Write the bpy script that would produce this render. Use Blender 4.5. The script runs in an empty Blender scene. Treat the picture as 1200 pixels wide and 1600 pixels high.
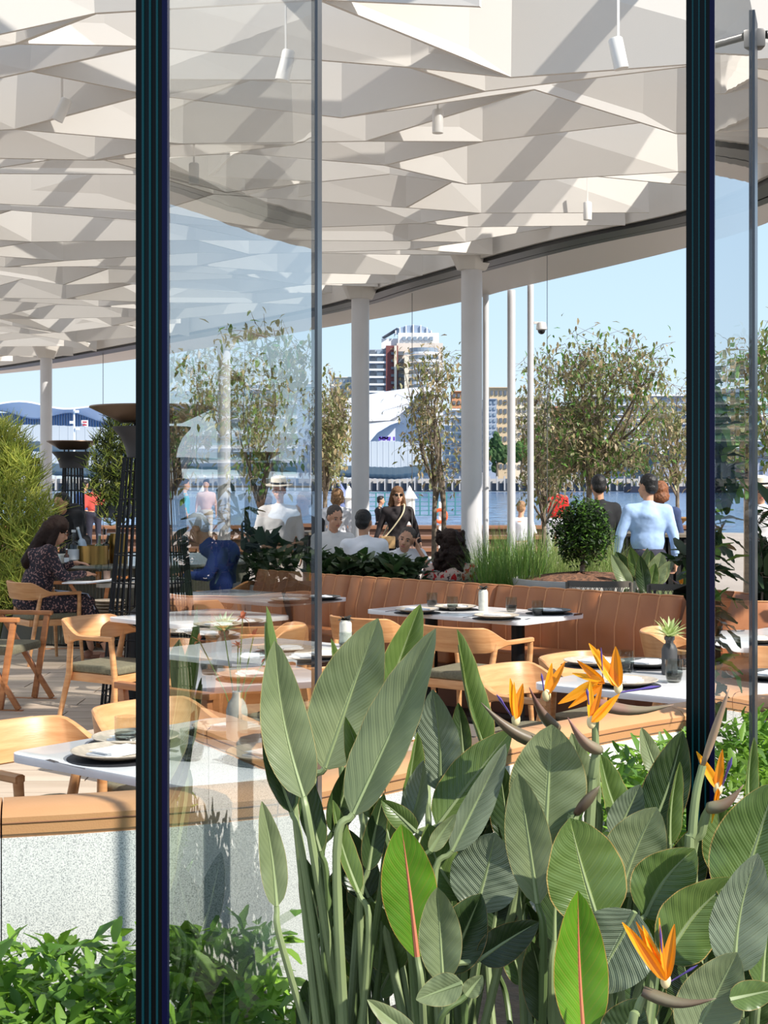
import bpy, bmesh, math, random
from mathutils import Vector, Matrix, Euler
R = math.radians
rnd = random.Random(7)
scene = bpy.context.scene
COL = scene.collection
# ------------------------------------------------------------------ camera, sky, sun, exposure
F, HZ, EYE = 2300.0, 755.0, 1.62
cam_d = bpy.data.cameras.new('camera'); cam = bpy.data.objects.new('camera', cam_d); COL.objects.link(cam)
cam.location = (0, 0, EYE); cam.rotation_euler = (R(90), 0, 0)
cam_d.sensor_fit = 'VERTICAL'; cam_d.sensor_height = 36; cam_d.lens = F * 36 / 1600
cam_d.shift_y = -(800 - HZ) / 1600
cam_d.clip_start = .05; cam_d.clip_end = 5000
scene.camera = cam
SUN = Vector((0.74, -0.50, 0.80)).normalized()
w = bpy.data.worlds.new('sky'); scene.world = w; w.use_nodes = True
nt = w.node_tree; nt.nodes.clear()
tc_ = nt.nodes.new('ShaderNodeTexCoord'); sz_ = nt.nodes.new('ShaderNodeSeparateXYZ'); nt.links.new(tc_.outputs['Generated'], sz_.inputs[0])
sr_ = nt.nodes.new('ShaderNodeValToRGB'); nt.links.new(sz_.outputs[2], sr_.inputs[0])
e_ = sr_.color_ramp.elements; e_[0].position = 0; e_[0].color = (.76, .88, .98, 1); e_[1].position = 1; e_[1].color = (.30, .38, .54, 1)
for p_, c_ in ((.10, (.60, .80, .97, 1)), (.22, (.52, .72, .94, 1)), (.5, (.40, .53, .76, 1))):
    x_ = e_.new(p_); x_.color = c_
bg = nt.nodes.new('ShaderNodeBackground'); bg.inputs[1].default_value = 1.0
out = nt.nodes.new('ShaderNodeOutputWorld')
nt.links.new(sr_.outputs[0], bg.inputs[0]); nt.links.new(bg.outputs[0], out.inputs[0])
sd = bpy.data.lights.new('sun', 'SUN'); sun = bpy.data.objects.new('sun', sd); COL.objects.link(sun)
sd.energy = 6.2; sd.angle = R(.6); sd.color = (1, .955, .88)
sun.rotation_euler = SUN.to_track_quat('Z', 'Y').to_euler()
sun.location = (20, -15, 30)
scene.view_settings.view_transform = 'Standard'; scene.view_settings.look = 'None'
scene.view_settings.gamma = 1; scene.view_settings.exposure = 0.18; scene.view_settings.use_curve_mapping = False

# ------------------------------------------------------------------ helpers
def W(px, py, d): return Vector(((px - 600) / F * d, d, EYE + (HZ - py) / F * d))
def G(px, py, z):
    d = F * (EYE - z) / (py - HZ); return Vector(((px - 600) / F * d, d, z))

def lin(c): return tuple((x / 12.92 if x <= .04045 else ((x + .055) / 1.055) ** 2.4) for x in c) + (1,)
MATS = {}
def mat(name, c, rough=.5, metal=0, noise=0, nscale=8, bump=0, bscale=40, spec=.5, c2=None, trans=0, coat=0, nstretch=None, detail=3):
    """colours in sRGB 0..1; noise mixes c with c2 (or a darker c)"""
    if name in MATS: return MATS[name]
    m = bpy.data.materials.new(name); m.use_nodes = True; n = m.node_tree.nodes; l = m.node_tree.links
    b = n['Principled BSDF']; b.inputs['Base Color'].default_value = lin(c)
    b.inputs['Roughness'].default_value = rough; b.inputs['Metallic'].default_value = metal
    b.inputs['Specular IOR Level'].default_value = spec; b.inputs['Coat Weight'].default_value = coat
    tc = n.new('ShaderNodeTexCoord'); mp = n.new('ShaderNodeMapping'); l.new(tc.outputs['Object'], mp.inputs[0])
    if nstretch: mp.inputs['Scale'].default_value = nstretch
    if noise or c2:
        t = n.new('ShaderNodeTexNoise'); t.inputs['Scale'].default_value = nscale; t.inputs['Detail'].default_value = detail
        l.new(mp.outputs[0], t.inputs['Vector'])
        rp = n.new('ShaderNodeValToRGB'); rp.color_ramp.elements[0].position = .35; rp.color_ramp.elements[1].position = .65
        cc = c2 or tuple(x * (1 - noise) for x in c)
        rp.color_ramp.elements[0].color = lin(cc); rp.color_ramp.elements[1].color = lin(c)
        l.new(t.outputs[0], rp.inputs[0]); l.new(rp.outputs[0], b.inputs['Base Color'])
    if bump:
        t2 = n.new('ShaderNodeTexNoise'); t2.inputs['Scale'].default_value = bscale; l.new(mp.outputs[0], t2.inputs['Vector'])
        bp = n.new('ShaderNodeBump'); bp.inputs['Strength'].default_value = bump; bp.inputs['Distance'].default_value = .01
        l.new(t2.outputs[0], bp.inputs['Height']); l.new(bp.outputs[0], b.inputs['Normal'])
    if trans:
        tr = n.new('ShaderNodeBsdfTranslucent'); mx = n.new('ShaderNodeMixShader'); mx.inputs[0].default_value = trans
        tr.inputs[0].default_value = lin(tuple(min(1, x * 1.15) for x in c))
        l.new(b.outputs[0], mx.inputs[1]); l.new(tr.outputs[0], mx.inputs[2]); l.new(mx.outputs[0], n['Material Output'].inputs[0])
    MATS[name] = m; return m

def leafmat(name, c, c2, vein, rough=.42, edge=None, dens=11.0, bstr=.5, trans=.18, und=None):
    """leaf with side veins and a pale midrib, from the leaf's own UV"""
    m = bpy.data.materials.new(name); m.use_nodes = True; n = m.node_tree.nodes; l = m.node_tree.links
    b = n['Principled BSDF']; b.inputs['Roughness'].default_value = rough
    uv = n.new('ShaderNodeUVMap'); sp = n.new('ShaderNodeSeparateXYZ'); l.new(uv.outputs[0], sp.inputs[0])
    def math_(op, a, bb=None, v=None):
        x = n.new('ShaderNodeMath'); x.operation = op
        if isinstance(a, (int, float)): x.inputs[0].default_value = a
        else: l.new(a, x.inputs[0])
        if bb is not None:
            if isinstance(bb, (int, float)): x.inputs[1].default_value = bb
            else: l.new(bb, x.inputs[1])
        return x.outputs[0]
    au = math_('ABSOLUTE', math_('SUBTRACT', sp.outputs[0], .5))        # 0 midrib .. .5 margin
    t = n.new('ShaderNodeTexNoise'); t.inputs['Scale'].default_value = 6; tc = n.new('ShaderNodeTexCoord')
    l.new(tc.outputs['Object'], t.inputs['Vector'])
    wv = math_('SINE', math_('MULTIPLY', math_('ADD', math_('SUBTRACT', sp.outputs[1], math_('MULTIPLY', au, .55)), math_('MULTIPLY', t.outputs[0], .03)), dens * 6.283))
    fine = math_('SINE', math_('MULTIPLY', math_('SUBTRACT', sp.outputs[1], math_('MULTIPLY', au, .55)), dens * 6.283 * 3.3))
    hgt = math_('ADD', math_('MULTIPLY', wv, .6), math_('MULTIPLY', fine, .3))
    bp = n.new('ShaderNodeBump'); bp.inputs['Strength'].default_value = bstr; bp.inputs['Distance'].default_value = .0022
    l.new(hgt, bp.inputs['Height']); l.new(bp.outputs[0], b.inputs['Normal'])
    rp = n.new('ShaderNodeValToRGB'); rp.color_ramp.elements[0].position = .38; rp.color_ramp.elements[1].position = .62
    rp.color_ramp.elements[0].color = lin(c); rp.color_ramp.elements[1].color = lin(c2); l.new(t.outputs[0], rp.inputs[0])
    mv = n.new('ShaderNodeMixRGB'); mv.blend_type = 'MIX'; l.new(rp.outputs[0], mv.inputs[1]); mv.inputs[2].default_value = lin(vein)
    l.new(math_('MULTIPLY', math_('GREATER_THAN', wv, .93), .10), mv.inputs[0])
    mid = math_('LESS_THAN', au, math_('ADD', math_('MULTIPLY', math_('SUBTRACT', 1, sp.outputs[1]), .035), .008))
    m2 = n.new('ShaderNodeMixRGB'); l.new(mv.outputs[0], m2.inputs[1]); m2.inputs[2].default_value = lin(vein); l.new(math_('MULTIPLY', mid, .85), m2.inputs[0])
    last = m2.outputs[0]
    if edge:
        m3 = n.new('ShaderNodeMixRGB'); l.new(last, m3.inputs[1]); m3.inputs[2].default_value = lin(edge)
        l.new(math_('MULTIPLY', math_('GREATER_THAN', au, .485), .7), m3.inputs[0]); last = m3.outputs[0]
    l.new(last, b.inputs['Base Color'])
    tr = n.new('ShaderNodeBsdfTranslucent'); mx = n.new('ShaderNodeMixShader'); mx.inputs[0].default_value = trans
    br = n.new('ShaderNodeMixRGB'); br.blend_type = 'MULTIPLY'; br.inputs[0].default_value = 1; br.inputs[2].default_value = (1.2, 1.5, .5, 1); l.new(last, br.inputs[1])
    l.new(br.outputs[0], tr.inputs[0]); l.new(b.outputs[0], mx.inputs[1]); l.new(tr.outputs[0], mx.inputs[2]); l.new(mx.outputs[0], n['Material Output'].inputs[0])
    MATS[name] = m; return m

def clearglass(name, tint=(.95, .97, .97), ior=1.5, rough=0.0, wav=0, dbl=False):
    """thin glass: what passes goes straight on, what reflects follows Fresnel"""
    m = bpy.data.materials.new(name); m.use_nodes = True; n = m.node_tree.nodes; l = m.node_tree.links; n.remove(n['Principled BSDF'])
    tr = n.new('ShaderNodeBsdfTransparent'); tr.inputs[0].default_value = tuple(tint) + (1,)
    g = n.new('ShaderNodeBsdfGlossy'); g.inputs['Roughness'].default_value = rough
    fr = n.new('ShaderNodeFresnel'); fr.inputs[0].default_value = ior
    ge = n.new('ShaderNodeNewGeometry'); inv = n.new('ShaderNodeMath'); inv.operation = 'SUBTRACT'; inv.inputs[0].default_value = 1; l.new(ge.outputs['Backfacing'], inv.inputs[1])
    mu = n.new('ShaderNodeMath'); mu.operation = 'MULTIPLY'; l.new(fr.outputs[0], mu.inputs[0]); l.new(inv.outputs[0], mu.inputs[1])
    if dbl:
        a1 = n.new('ShaderNodeMath'); a1.operation = 'SUBTRACT'; a1.inputs[0].default_value = 1; l.new(fr.outputs[0], a1.inputs[1])
        a2 = n.new('ShaderNodeMath'); a2.operation = 'POWER'; a2.inputs[1].default_value = 2; l.new(a1.outputs[0], a2.inputs[0])
        a3 = n.new('ShaderNodeMath'); a3.operation = 'SUBTRACT'; a3.inputs[0].default_value = 1; l.new(a2.outputs[0], a3.inputs[1]); l.new(a3.outputs[0], mu.inputs[0])
    mx = n.new('ShaderNodeMixShader'); l.new(mu.outputs[0], mx.inputs[0]); l.new(tr.outputs[0], mx.inputs[1]); l.new(g.outputs[0], mx.inputs[2]); l.new(mx.outputs[0], n['Material Output'].inputs[0])
    if wav:
        tc = n.new('ShaderNodeTexCoord'); mp = n.new('ShaderNodeMapping'); mp.inputs['Scale'].default_value = (1, 1, .35); l.new(tc.outputs['Object'], mp.inputs[0])
        t = n.new('ShaderNodeTexNoise'); t.inputs['Scale'].default_value = 4; t.inputs['Detail'].default_value = 1; l.new(mp.outputs[0], t.inputs['Vector'])
        bp = n.new('ShaderNodeBump'); bp.inputs['Strength'].default_value = wav; bp.inputs['Distance'].default_value = .01; l.new(t.outputs[0], bp.inputs['Height']); l.new(bp.outputs[0], g.inputs['Normal'])
    MATS[name] = m; return m

def tag(o, label=None, cat=None, group=None, kind=None):
    if label: o['label'] = label
    if cat: o['category'] = cat
    if group: o['group'] = group
    if kind: o['kind'] = kind
    return o
def empty(name, loc=(0, 0, 0), rz=0, label=None, cat=None, group=None):
    o = bpy.data.objects.new(name, None); COL.objects.link(o); o.location = loc; o.rotation_euler = (0, 0, rz); o.empty_display_size = .1
    return tag(o, label, cat, group)
def kids(o):
    return KIDS.get(o.name, [])
KIDS = {}
def link(name, me, parent=None, loc=None, rot=None, scale=None):
    o = bpy.data.objects.new(name, me); COL.objects.link(o)
    if parent is not None: o.parent = parent; KIDS.setdefault(parent.name, []).append(o)
    if loc is not None: o.location = loc
    if rot is not None: o.rotation_euler = rot
    if scale is not None: o.scale = scale
    return o
def dup(root, loc=None, rz=None, label=None, group=None, parent=None, scale=None):
    c = root.copy(); COL.objects.link(c)
    if parent is not None: c.parent = parent; KIDS.setdefault(parent.name, []).append(c)
    if loc is not None: c.location = loc
    if rz is not None: c.rotation_euler = (c.rotation_euler[0], c.rotation_euler[1], rz)
    if scale is not None: c.scale = (scale,) * 3 if isinstance(scale, (int, float)) else scale
    if label: c['label'] = label
    if group: c['group'] = group
    for k in list(KIDS.get(root.name, [])): dup(k, parent=c)
    return c

def ortho(t):
    t = t.normalized(); a = Vector((0, 0, 1)) if abs(t.z) < .9 else Vector((1, 0, 0))
    u = t.cross(a).normalized(); return u, t.cross(u).normalized()
class MB:
    def __init__(s): s.v = []; s.f = []; s.uv = {}; s.mi = []; s.cm = 0
    def add(s, vs, fs, uvs=None):
        o = len(s.v); s.v += [tuple(x) for x in vs]
        for i, f in enumerate(fs):
            s.f.append([o + k for k in f]); s.mi.append(s.cm)
            if uvs: s.uv[len(s.f) - 1] = [uvs[k] for k in f]
        return s
    def box(s, c, d, rz=0, M=None):
        x, y, z = d[0] / 2, d[1] / 2, d[2] / 2
        vs = [Vector((a, b, e)) for a in (-x, x) for b in (-y, y) for e in (-z, z)]
        m = M or Matrix.Rotation(rz, 3, 'Z'); c = Vector(c)
        return s.add([m @ p + c for p in vs], [(0, 1, 3, 2), (4, 6, 7, 5), (0, 4, 5, 1), (2, 3, 7, 6), (0, 2, 6, 4), (1, 5, 7, 3)])
    def bar(s, a, b, w_, h_):
        a, b = Vector(a), Vector(b); t = b - a; u, v = ortho(t)
        q = [u * w_ / 2 + v * h_ / 2, -u * w_ / 2 + v * h_ / 2, -u * w_ / 2 - v * h_ / 2, u * w_ / 2 - v * h_ / 2]
        return s.add([a + p for p in q] + [b + p for p in q], [(0, 1, 2, 3), (7, 6, 5, 4), (0, 4, 5, 1), (1, 5, 6, 2), (2, 6, 7, 3), (3, 7, 4, 0)])
    def tube(s, pts, rs, n=8, cap=True, sq=1):
        pts = [Vector(p) for p in pts]
        if not hasattr(rs, '__len__'): rs = [rs] * len(pts)
        vs = []; up = None
        for i, p in enumerate(pts):
            t = (pts[min(i + 1, len(pts) - 1)] - pts[max(i - 1, 0)])
            if t.length < 1e-9: t = Vector((0, 0, 1))
            t.normalize()
            if up is None: up, _ = ortho(t)
            else:
                up = up - t * up.dot(t)
                if up.length < 1e-6: up, _ = ortho(t)
                up.normalize()
            v = t.cross(up)
            for k in range(n):
                a = 2 * math.pi * k / n; vs.append(p + (up * math.cos(a) + v * math.sin(a) * sq) * rs[i])
        fs = [(i * n + k, i * n + (k + 1) % n, (i + 1) * n + (k + 1) % n, (i + 1) * n + k) for i in range(len(pts) - 1) for k in range(n)]
        if cap: fs += [tuple(range(n - 1, -1, -1)), tuple((len(pts) - 1) * n + k for k in range(n))]
        return s.add(vs, fs)
    def lathe(s, prof, c=(0, 0, 0), n=20, M=None):
        c = Vector(c); vs = []
        for r, z in prof:
            for k in range(n):
                a = 2 * math.pi * k / n; p = Vector((r * math.cos(a), r * math.sin(a), z)); vs.append((M @ p if M else p) + c)
        fs = [(i * n + k, i * n + (k + 1) % n, (i + 1) * n + (k + 1) % n, (i + 1) * n + k) for i in range(len(prof) - 1) for k in range(n)]
        if prof[0][0] > 1e-5: fs.append(tuple(range(n - 1, -1, -1)))
        if prof[-1][0] > 1e-5: fs.append(tuple((len(prof) - 1) * n + k for k in range(n)))
        return s.add(vs, fs)
    def ell(s, c, r, n=12, m=8, M=None):
        c = Vector(c); vs = []; fs = []
        for i in range(m + 1):
            t = math.pi * i / m
            for k in range(n):
                a = 2 * math.pi * k / n
                p = Vector((r[0] * math.sin(t) * math.cos(a), r[1] * math.sin(t) * math.sin(a), r[2] * math.cos(t)))
                vs.append((M @ p if M else p) + c)
        for i in range(m):
            for k in range(n): fs.append((i * n + k, (i + 1) * n + k, (i + 1) * n + (k + 1) % n, i * n + (k + 1) % n))
        return s.add(vs, fs)
    def prism(s, poly, z0, z1):
        n = len(poly); vs = [(x, y, z0) for x, y in poly] + [(x, y, z1) for x, y in poly]
        return s.add(vs, [tuple(range(n - 1, -1, -1)), tuple(range(n, 2 * n))] + [(i, (i + 1) % n, n + (i + 1) % n, n + i) for i in range(n)])
    def grid(s, rows, uv=False, close=False):
        m = len(rows); n = len(rows[0]); vs = [p for r in rows for p in r]
        fs = [(i * n + k, i * n + k + 1, (i + 1) * n + k + 1, (i + 1) * n + k) for i in range(m - 1) for k in range(n - 1)]
        us = [(k / (n - 1), i / (m - 1)) for i in range(m) for k in range(n)] if uv else None
        return s.add(vs, fs, us)
    def mesh(s, name, mats, smooth=True):
        me = bpy.data.meshes.new(name); me.from_pydata(s.v, [], s.f)
        for m in (mats if isinstance(mats, (list, tuple)) else [mats]): me.materials.append(m)
        if s.uv:
            ul = me.uv_layers.new(name='UVMap')
            for i, p in enumerate(me.polygons):
                u = s.uv.get(i)
                if u:
                    for li, q in zip(p.loop_indices, u): ul.data[li].uv = q
        if max(s.mi or [0]) > 0:
            me.polygons.foreach_set('material_index', s.mi)
        if smooth is True:
            me.polygons.foreach_set('use_smooth', [True] * len(me.polygons))
            try: me.set_sharp_from_angle(angle=R(38))
            except Exception: pass
        elif smooth == 'all': me.polygons.foreach_set('use_smooth', [True] * len(me.polygons))
        me.update(); return me
    def build(s, name, mats, parent=None, smooth=True, bevel=0, seg=2, **kw):
        me = s.mesh(name, mats, False if bevel else smooth)
        if bevel:
            bm = bmesh.new(); bm.from_mesh(me); bmesh.ops.recalc_face_normals(bm, faces=bm.faces)
            es = [e for e in bm.edges if len(e.link_faces) == 2 and e.calc_face_angle(0) > R(30)]
            bmesh.ops.bevel(bm, geom=es, offset=bevel, segments=seg, profile=.6, affect='EDGES', clamp_overlap=True)
            bm.to_mesh(me); bm.free(); me.polygons.foreach_set('use_smooth', [True] * len(me.polygons))
            try: me.set_sharp_from_angle(angle=R(40))
            except Exception: pass
        return link(name, me, parent, **kw)
def smoothpath(pts, k=8):
    """Catmull-Rom through plan or space points"""
    P = [Vector(p) for p in pts]; P = [P[0] * 2 - P[1]] + P + [P[-1] * 2 - P[-2]]; o = []
    for i in range(1, len(P) - 2):
        a, b, c, d = P[i - 1:i + 3]
        for j in range(k):
            t = j / k; o.append(.5 * ((2 * b) + (c - a) * t + (2 * a - 5 * b + 4 * c - d) * t * t + (3 * b - a - 3 * c + d) * t ** 3))
    o.append(P[-2]); return o
def interp(pts, y):
    """x on the plan polyline (sorted by y descending or ascending) at y"""
    for a, b in zip(pts, pts[1:]):
        if min(a[1], b[1]) <= y <= max(a[1], b[1]): return a[0] + (b[0] - a[0]) * (y - a[1]) / ((b[1] - a[1]) or 1e-9)
    return None

# ------------------------------------------------------------------ materials
M_white_metal = mat('painted_white_metal', (.86, .85, .83), .45)
M_col = mat('painted_grey_column', (.80, .79, .79), .35, noise=.03, nscale=2)
M_panel = mat('white_perforated_panel', (.80, .78, .752), .55, bump=.05, bscale=300)
M_soffit = mat('pale_soffit', (.80, .78, .77), .5)
M_dark = mat('dark_gutter_metal', (.06, .06, .065), .4, metal=.3)
M_black = mat('black_metal', (.07, .07, .08), .42, metal=.5)
M_wood = mat('warm_oak', (.84, .63, .43), .42, c2=(.77, .54, .34), nscale=5, nstretch=(1, 1, 9), bump=.06, bscale=30)
M_woodd = mat('darker_oak', (.74, .49, .30), .42, c2=(.66, .41, .23), nscale=5, nstretch=(1, 1, 9))
M_olive = mat('olive_fabric', (.47, .45, .36), .9, noise=.12, nscale=60, bump=.3, bscale=400)
M_leather = mat('tan_leather', (.69, .45, .28), .48, c2=(.64, .40, .24), nscale=4, bump=.12, bscale=220)
M_pipe = mat('leather_piping', (.81, .57, .38), .5)
M_leather2 = mat('pale_tan_leather', (.80, .60, .42), .45, c2=(.77, .56, .38), nscale=4, bump=.08, bscale=220)
M_marble = mat('white_tabletop', (.95, .945, .94), .22, c2=(.90, .895, .89), nscale=5, coat=.2)
M_plate = mat('stoneware_plate', (.80, .74, .66), .35, noise=.1, nscale=40)
M_plated = mat('dark_stoneware', (.34, .34, .33), .4)
M_matd = mat('charcoal_placemat', (.16, .16, .18), .7, noise=.3, nscale=200)
M_napkin = mat('white_linen', (.93, .93, .93), .9, bump=.3, bscale=60)
M_steel = mat('steel', (.6, .6, .62), .22, metal=1)
M_brass = mat('brushed_brass', (.66, .52, .30), .32, metal=1, noise=.12, nscale=30, nstretch=(1, 1, .1))
M_stonev = mat('pale_ceramic', (.80, .79, .74), .6, noise=.08, nscale=40)
M_grafv = mat('graphite_ceramic', (.24, .24, .24), .55)
M_tree = mat('tree_bark', (.56, .50, .43), .9, noise=.3, nscale=12, bump=.4, bscale=50)
M_soil = mat('dark_soil', (.13, .10, .08), .95, noise=.4, nscale=20, bump=.8, bscale=40)
M_bark = mat('bark_mulch', (.52, .36, .26), .95, noise=.45, nscale=30, bump=1, bscale=50)
M_glass = clearglass('drinking_glass', (.86, .89, .88), 1.5)
M_smoke = clearglass('smoked_glass', (.60, .60, .57), 1.5)
M_concrete = mat('planter_concrete', (.78, .76, .73), .8, noise=.06, nscale=6, bump=.1)
M_rib = mat('dark_fluted_wood', (.20, .19, .18), .6)
# speckled granite
def granite():
    m = mat('speckled_granite', (.84, .84, .83), .55); n = m.node_tree.nodes; l = m.node_tree.links; b = n['Principled BSDF']
    tc = n.new('ShaderNodeTexCoord'); v = n.new('ShaderNodeTexNoise'); v.inputs['Scale'].default_value = 330; v.inputs['Detail'].default_value = 2
    l.new(tc.outputs['Object'], v.inputs['Vector']); rp = n.new('ShaderNodeValToRGB'); e = rp.color_ramp.elements
    e[0].position = .36; e[0].color = lin((.66, .66, .655)); e[1].position = .60; e[1].color = lin((.94, .93, .91)); x = e.new(.48); x.color = lin((.87, .865, .85))
    l.new(v.outputs[0], rp.inputs[0]); l.new(rp.outputs[0], b.inputs['Base Color']); return m
M_granite = granite()
def floral(name, base, a, bcol, sc):
    m = mat(name, base, .85); n = m.node_tree.nodes; l = m.node_tree.links; b = n['Principled BSDF']
    tc = n.new('ShaderNodeTexCoord'); t = n.new('ShaderNodeTexNoise'); t.inputs['Scale'].default_value = sc; l.new(tc.outputs['Object'], t.inputs['Vector'])
    rp = n.new('ShaderNodeValToRGB'); rp.color_ramp.interpolation = 'CONSTANT'; e = rp.color_ramp.elements
    e[0].position = 0; e[0].color = lin(a); e[1].position = .42; e[1].color = lin(base); x = e.new(.58); x.color = lin(bcol)
    l.new(t.outputs[0], rp.inputs[0]); l.new(rp.outputs[0], b.inputs['Base Color']); return m
M_dressd = floral('dark_speckled_chiffon', (.16, .13, .16), (.12, .12, .17), (.58, .44, .42), 55)
M_dressr = floral('red_floral_cloth', (.78, .68, .62), (.75, .12, .13), (.35, .25, .24), 22)
# ------------------------------------------------------------------ ground, paving, water
g = MB(); g.grid([[Vector((x, y, -.02)) for x in (-60, 60)] for y in (-15, 46)]); 
o = g.build('promenade_pavement', mat('pale_paving', (.80, .74, .68), .8, noise=.06, nscale=.6, bump=.05), smooth=False); tag(o, kind='structure')
qw = MB(); qw.box((0, 46.15, -1.1), (120, .3, 2.2)); tag(qw.build('quay_wall', M_concrete, smooth=False), kind='structure')
def watermat():
    m = mat('harbour_water', (.20, .40, .60), .12, spec=.5); n = m.node_tree.nodes; l = m.node_tree.links; b = n['Principled BSDF']
    tc = n.new('ShaderNodeTexCoord'); mp = n.new('ShaderNodeMapping'); mp.inputs['Scale'].default_value = (.6, .12, 1); l.new(tc.outputs['Object'], mp.inputs[0])
    t = n.new('ShaderNodeTexNoise'); t.inputs['Scale'].default_value = 1.2; t.inputs['Detail'].default_value = 5; l.new(mp.outputs[0], t.inputs['Vector'])
    bp = n.new('ShaderNodeBump'); bp.inputs['Strength'].default_value = 1; bp.inputs['Distance'].default_value = .5; l.new(t.outputs[0], bp.inputs['Height']); l.new(bp.outputs[0], b.inputs['Normal'])
    rp = n.new('ShaderNodeValToRGB'); rp.color_ramp.elements[0].position = .4; rp.color_ramp.elements[0].color = lin((.20, .38, .58)); rp.color_ramp.elements[1].position = .6; rp.color_ramp.elements[1].color = lin((.34, .55, .76))
    l.new(t.outputs[0], rp.inputs[0]); l.new(rp.outputs[0], b.inputs['Base Color']); return m
g = MB(); g.grid([[Vector((x, y, -1.2)) for x in (-900, 900)] for y in (46, 900)])
tag(g.build('harbour_water', watermat(), smooth=False), kind='structure')
land = MB(); land.box((0, 1300, -.7), (3000, 860, 1.4)); tag(land.build('far_shore_ground', mat('far_ground', (.45, .43, .38), .9), smooth=False), kind='structure')

# restaurant floor of single stone planks; piece by piece where the photograph shows them
fl = empty('floor'); tag(fl, kind='structure')
base = MB(); base.box((-1.2, 10, -.005), (14, 26, .03)); o = base.build('floor_bed', mat('joint_grey', (.42, .40, .38), .9), fl, smooth=False)
M_floor = [mat('floor_stone_%d' % i, c, .65, c2=c2, nscale=1.6, nstretch=(.4, 3, 1), bump=.08, bscale=12) for i, (c, c2) in enumerate([((.76, .69, .61), (.68, .61, .53)), ((.73, .66, .59), (.65, .58, .51)), ((.78, .71, .63), (.70, .63, .55))])]
pm = []
for m in M_floor:
    b = MB(); b.box((0, 0, 0), (1.19, .29, .02)); pm.append(b.mesh('plank', m, False))
n = 0
for j in range(34):
    y = 5.6 + .3 * j
    for i in range(-5, 2):
        x = i * 1.2 + (.6 if j % 2 else 0) + .2
        if x - .6 > -.2 - .04 * y or x + .6 < -.30 * y: continue
        n += 1; link('floor_tile', pm[rnd.randrange(3)], fl, (x, y, .022 + rnd.uniform(-.0015, .0015)), (0, 0, R(0)))

# ------------------------------------------------------------------ roof: curved gutter beam, soffit, columns
BEAM = [(-16, 37), (-11.5, 33.5), (-7.8, 30), (-4.26, 25.1), (-.87, 20), (.30, 17.4), (1.65, 14.6), (2.67, 13), (3.0, 12.0), (3.2, 10.9), (3.7, 9.7), (5.3, 8.4), (9, 7.6)]
SOFF = [(-16.5, 39), (-12.3, 35.6), (-8.2, 31.6), (-4.8, 28), (-.48, 21.6), (1.0, 19.1), (1.55, 17.8), (2.8, 15.2), (3.40, 13.6), (3.62, 11.9), (4.15, 10.25), (5.7, 9.1), (9.5, 8.3)]
bp_ = smoothpath([(x, y, 0) for x, y in BEAM], 6); sp_ = smoothpath([(x, y, 0) for x, y in SOFF], 6)
ZB = EYE + 2.35
def band(mb, path, off0, off1, z0, z1):
    """closed strip following a plan curve between two normal offsets"""
    rows = []
    for i, p in enumerate(path):
        t = (path[min(i + 1, len(path) - 1)] - path[max(i - 1, 0)]).normalized(); nn = Vector((-t.y, t.x, 0))
        a, b = p + nn * off0, p + nn * off1
        rows.append([Vector((a.x, a.y, z0)), Vector((b.x, b.y, z0)), Vector((b.x, b.y, z1)), Vector((a.x, a.y, z1)), Vector((a.x, a.y, z0))])
    mb.grid(rows); return mb
b = MB(); band(b, bp_, -.12, .10, ZB - .02, ZB + .16); tag(b.build('trim_gutter_beam', M_dark, smooth=False), kind='structure')
b = MB(); band(b, bp_, .10, .15, ZB + .02, ZB + .08); tag(b.build('trim_pale_track', M_white_metal, smooth=False), kind='structure')
b = MB(); band(b, bp_, .15, .27, ZB - .01, ZB + .12); tag(b.build('trim_door_track', M_dark, smooth=False), kind='structure')
b = MB(); band(b, bp_, -.16, -.10, ZB + .02, ZB + .75); tag(b.build('trim_fascia_inner', M_panel, smooth=False), kind='structure')
# soffit between beam and outer roof edge, in single boards
sof = empty('ceiling_soffit'); tag(sof, kind='structure')
for i in range(len(bp_) - 1):
    a0, a1, b0, b1 = bp_[i], bp_[i + 1], sp_[i], sp_[i + 1]
    def nrm(path, k):
        t = (path[min(k + 1, len(path) - 1)] - path[max(k - 1, 0)]).normalized(); return Vector((-t.y, t.x, 0))
    a0 = a0 + nrm(bp_, i) * .27; a1 = a1 + nrm(bp_, i + 1) * .27
    q = [a0, a1, b1, b0]; mb = MB()
    mb.add([Vector((p.x, p.y, ZB + .0)) for p in q] + [Vector((p.x, p.y, ZB + .35)) for p in q], [(0, 1, 2, 3), (7, 6, 5, 4), (0, 4, 5, 1), (1, 5, 6, 2), (2, 6, 7, 3), (3, 7, 4, 0)])
    mb.build('soffit_panel', M_soffit, sof, smooth=False)
M_clampdark = mat('bracket_grey', (.42, .41, .40), .4, metal=.4)
cols = [(737, 15.65, .112, 'big pale round column with the low palms and grasses at its foot'), (563, 18.1, .11, 'pale round column directly behind the two men in white shirts'),
        (350, 25.0, .11, 'pale round column seen through the left glass fin'), (72, 26.6, .105, 'pale round column rising behind the feathery green shrub at left')]
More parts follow.
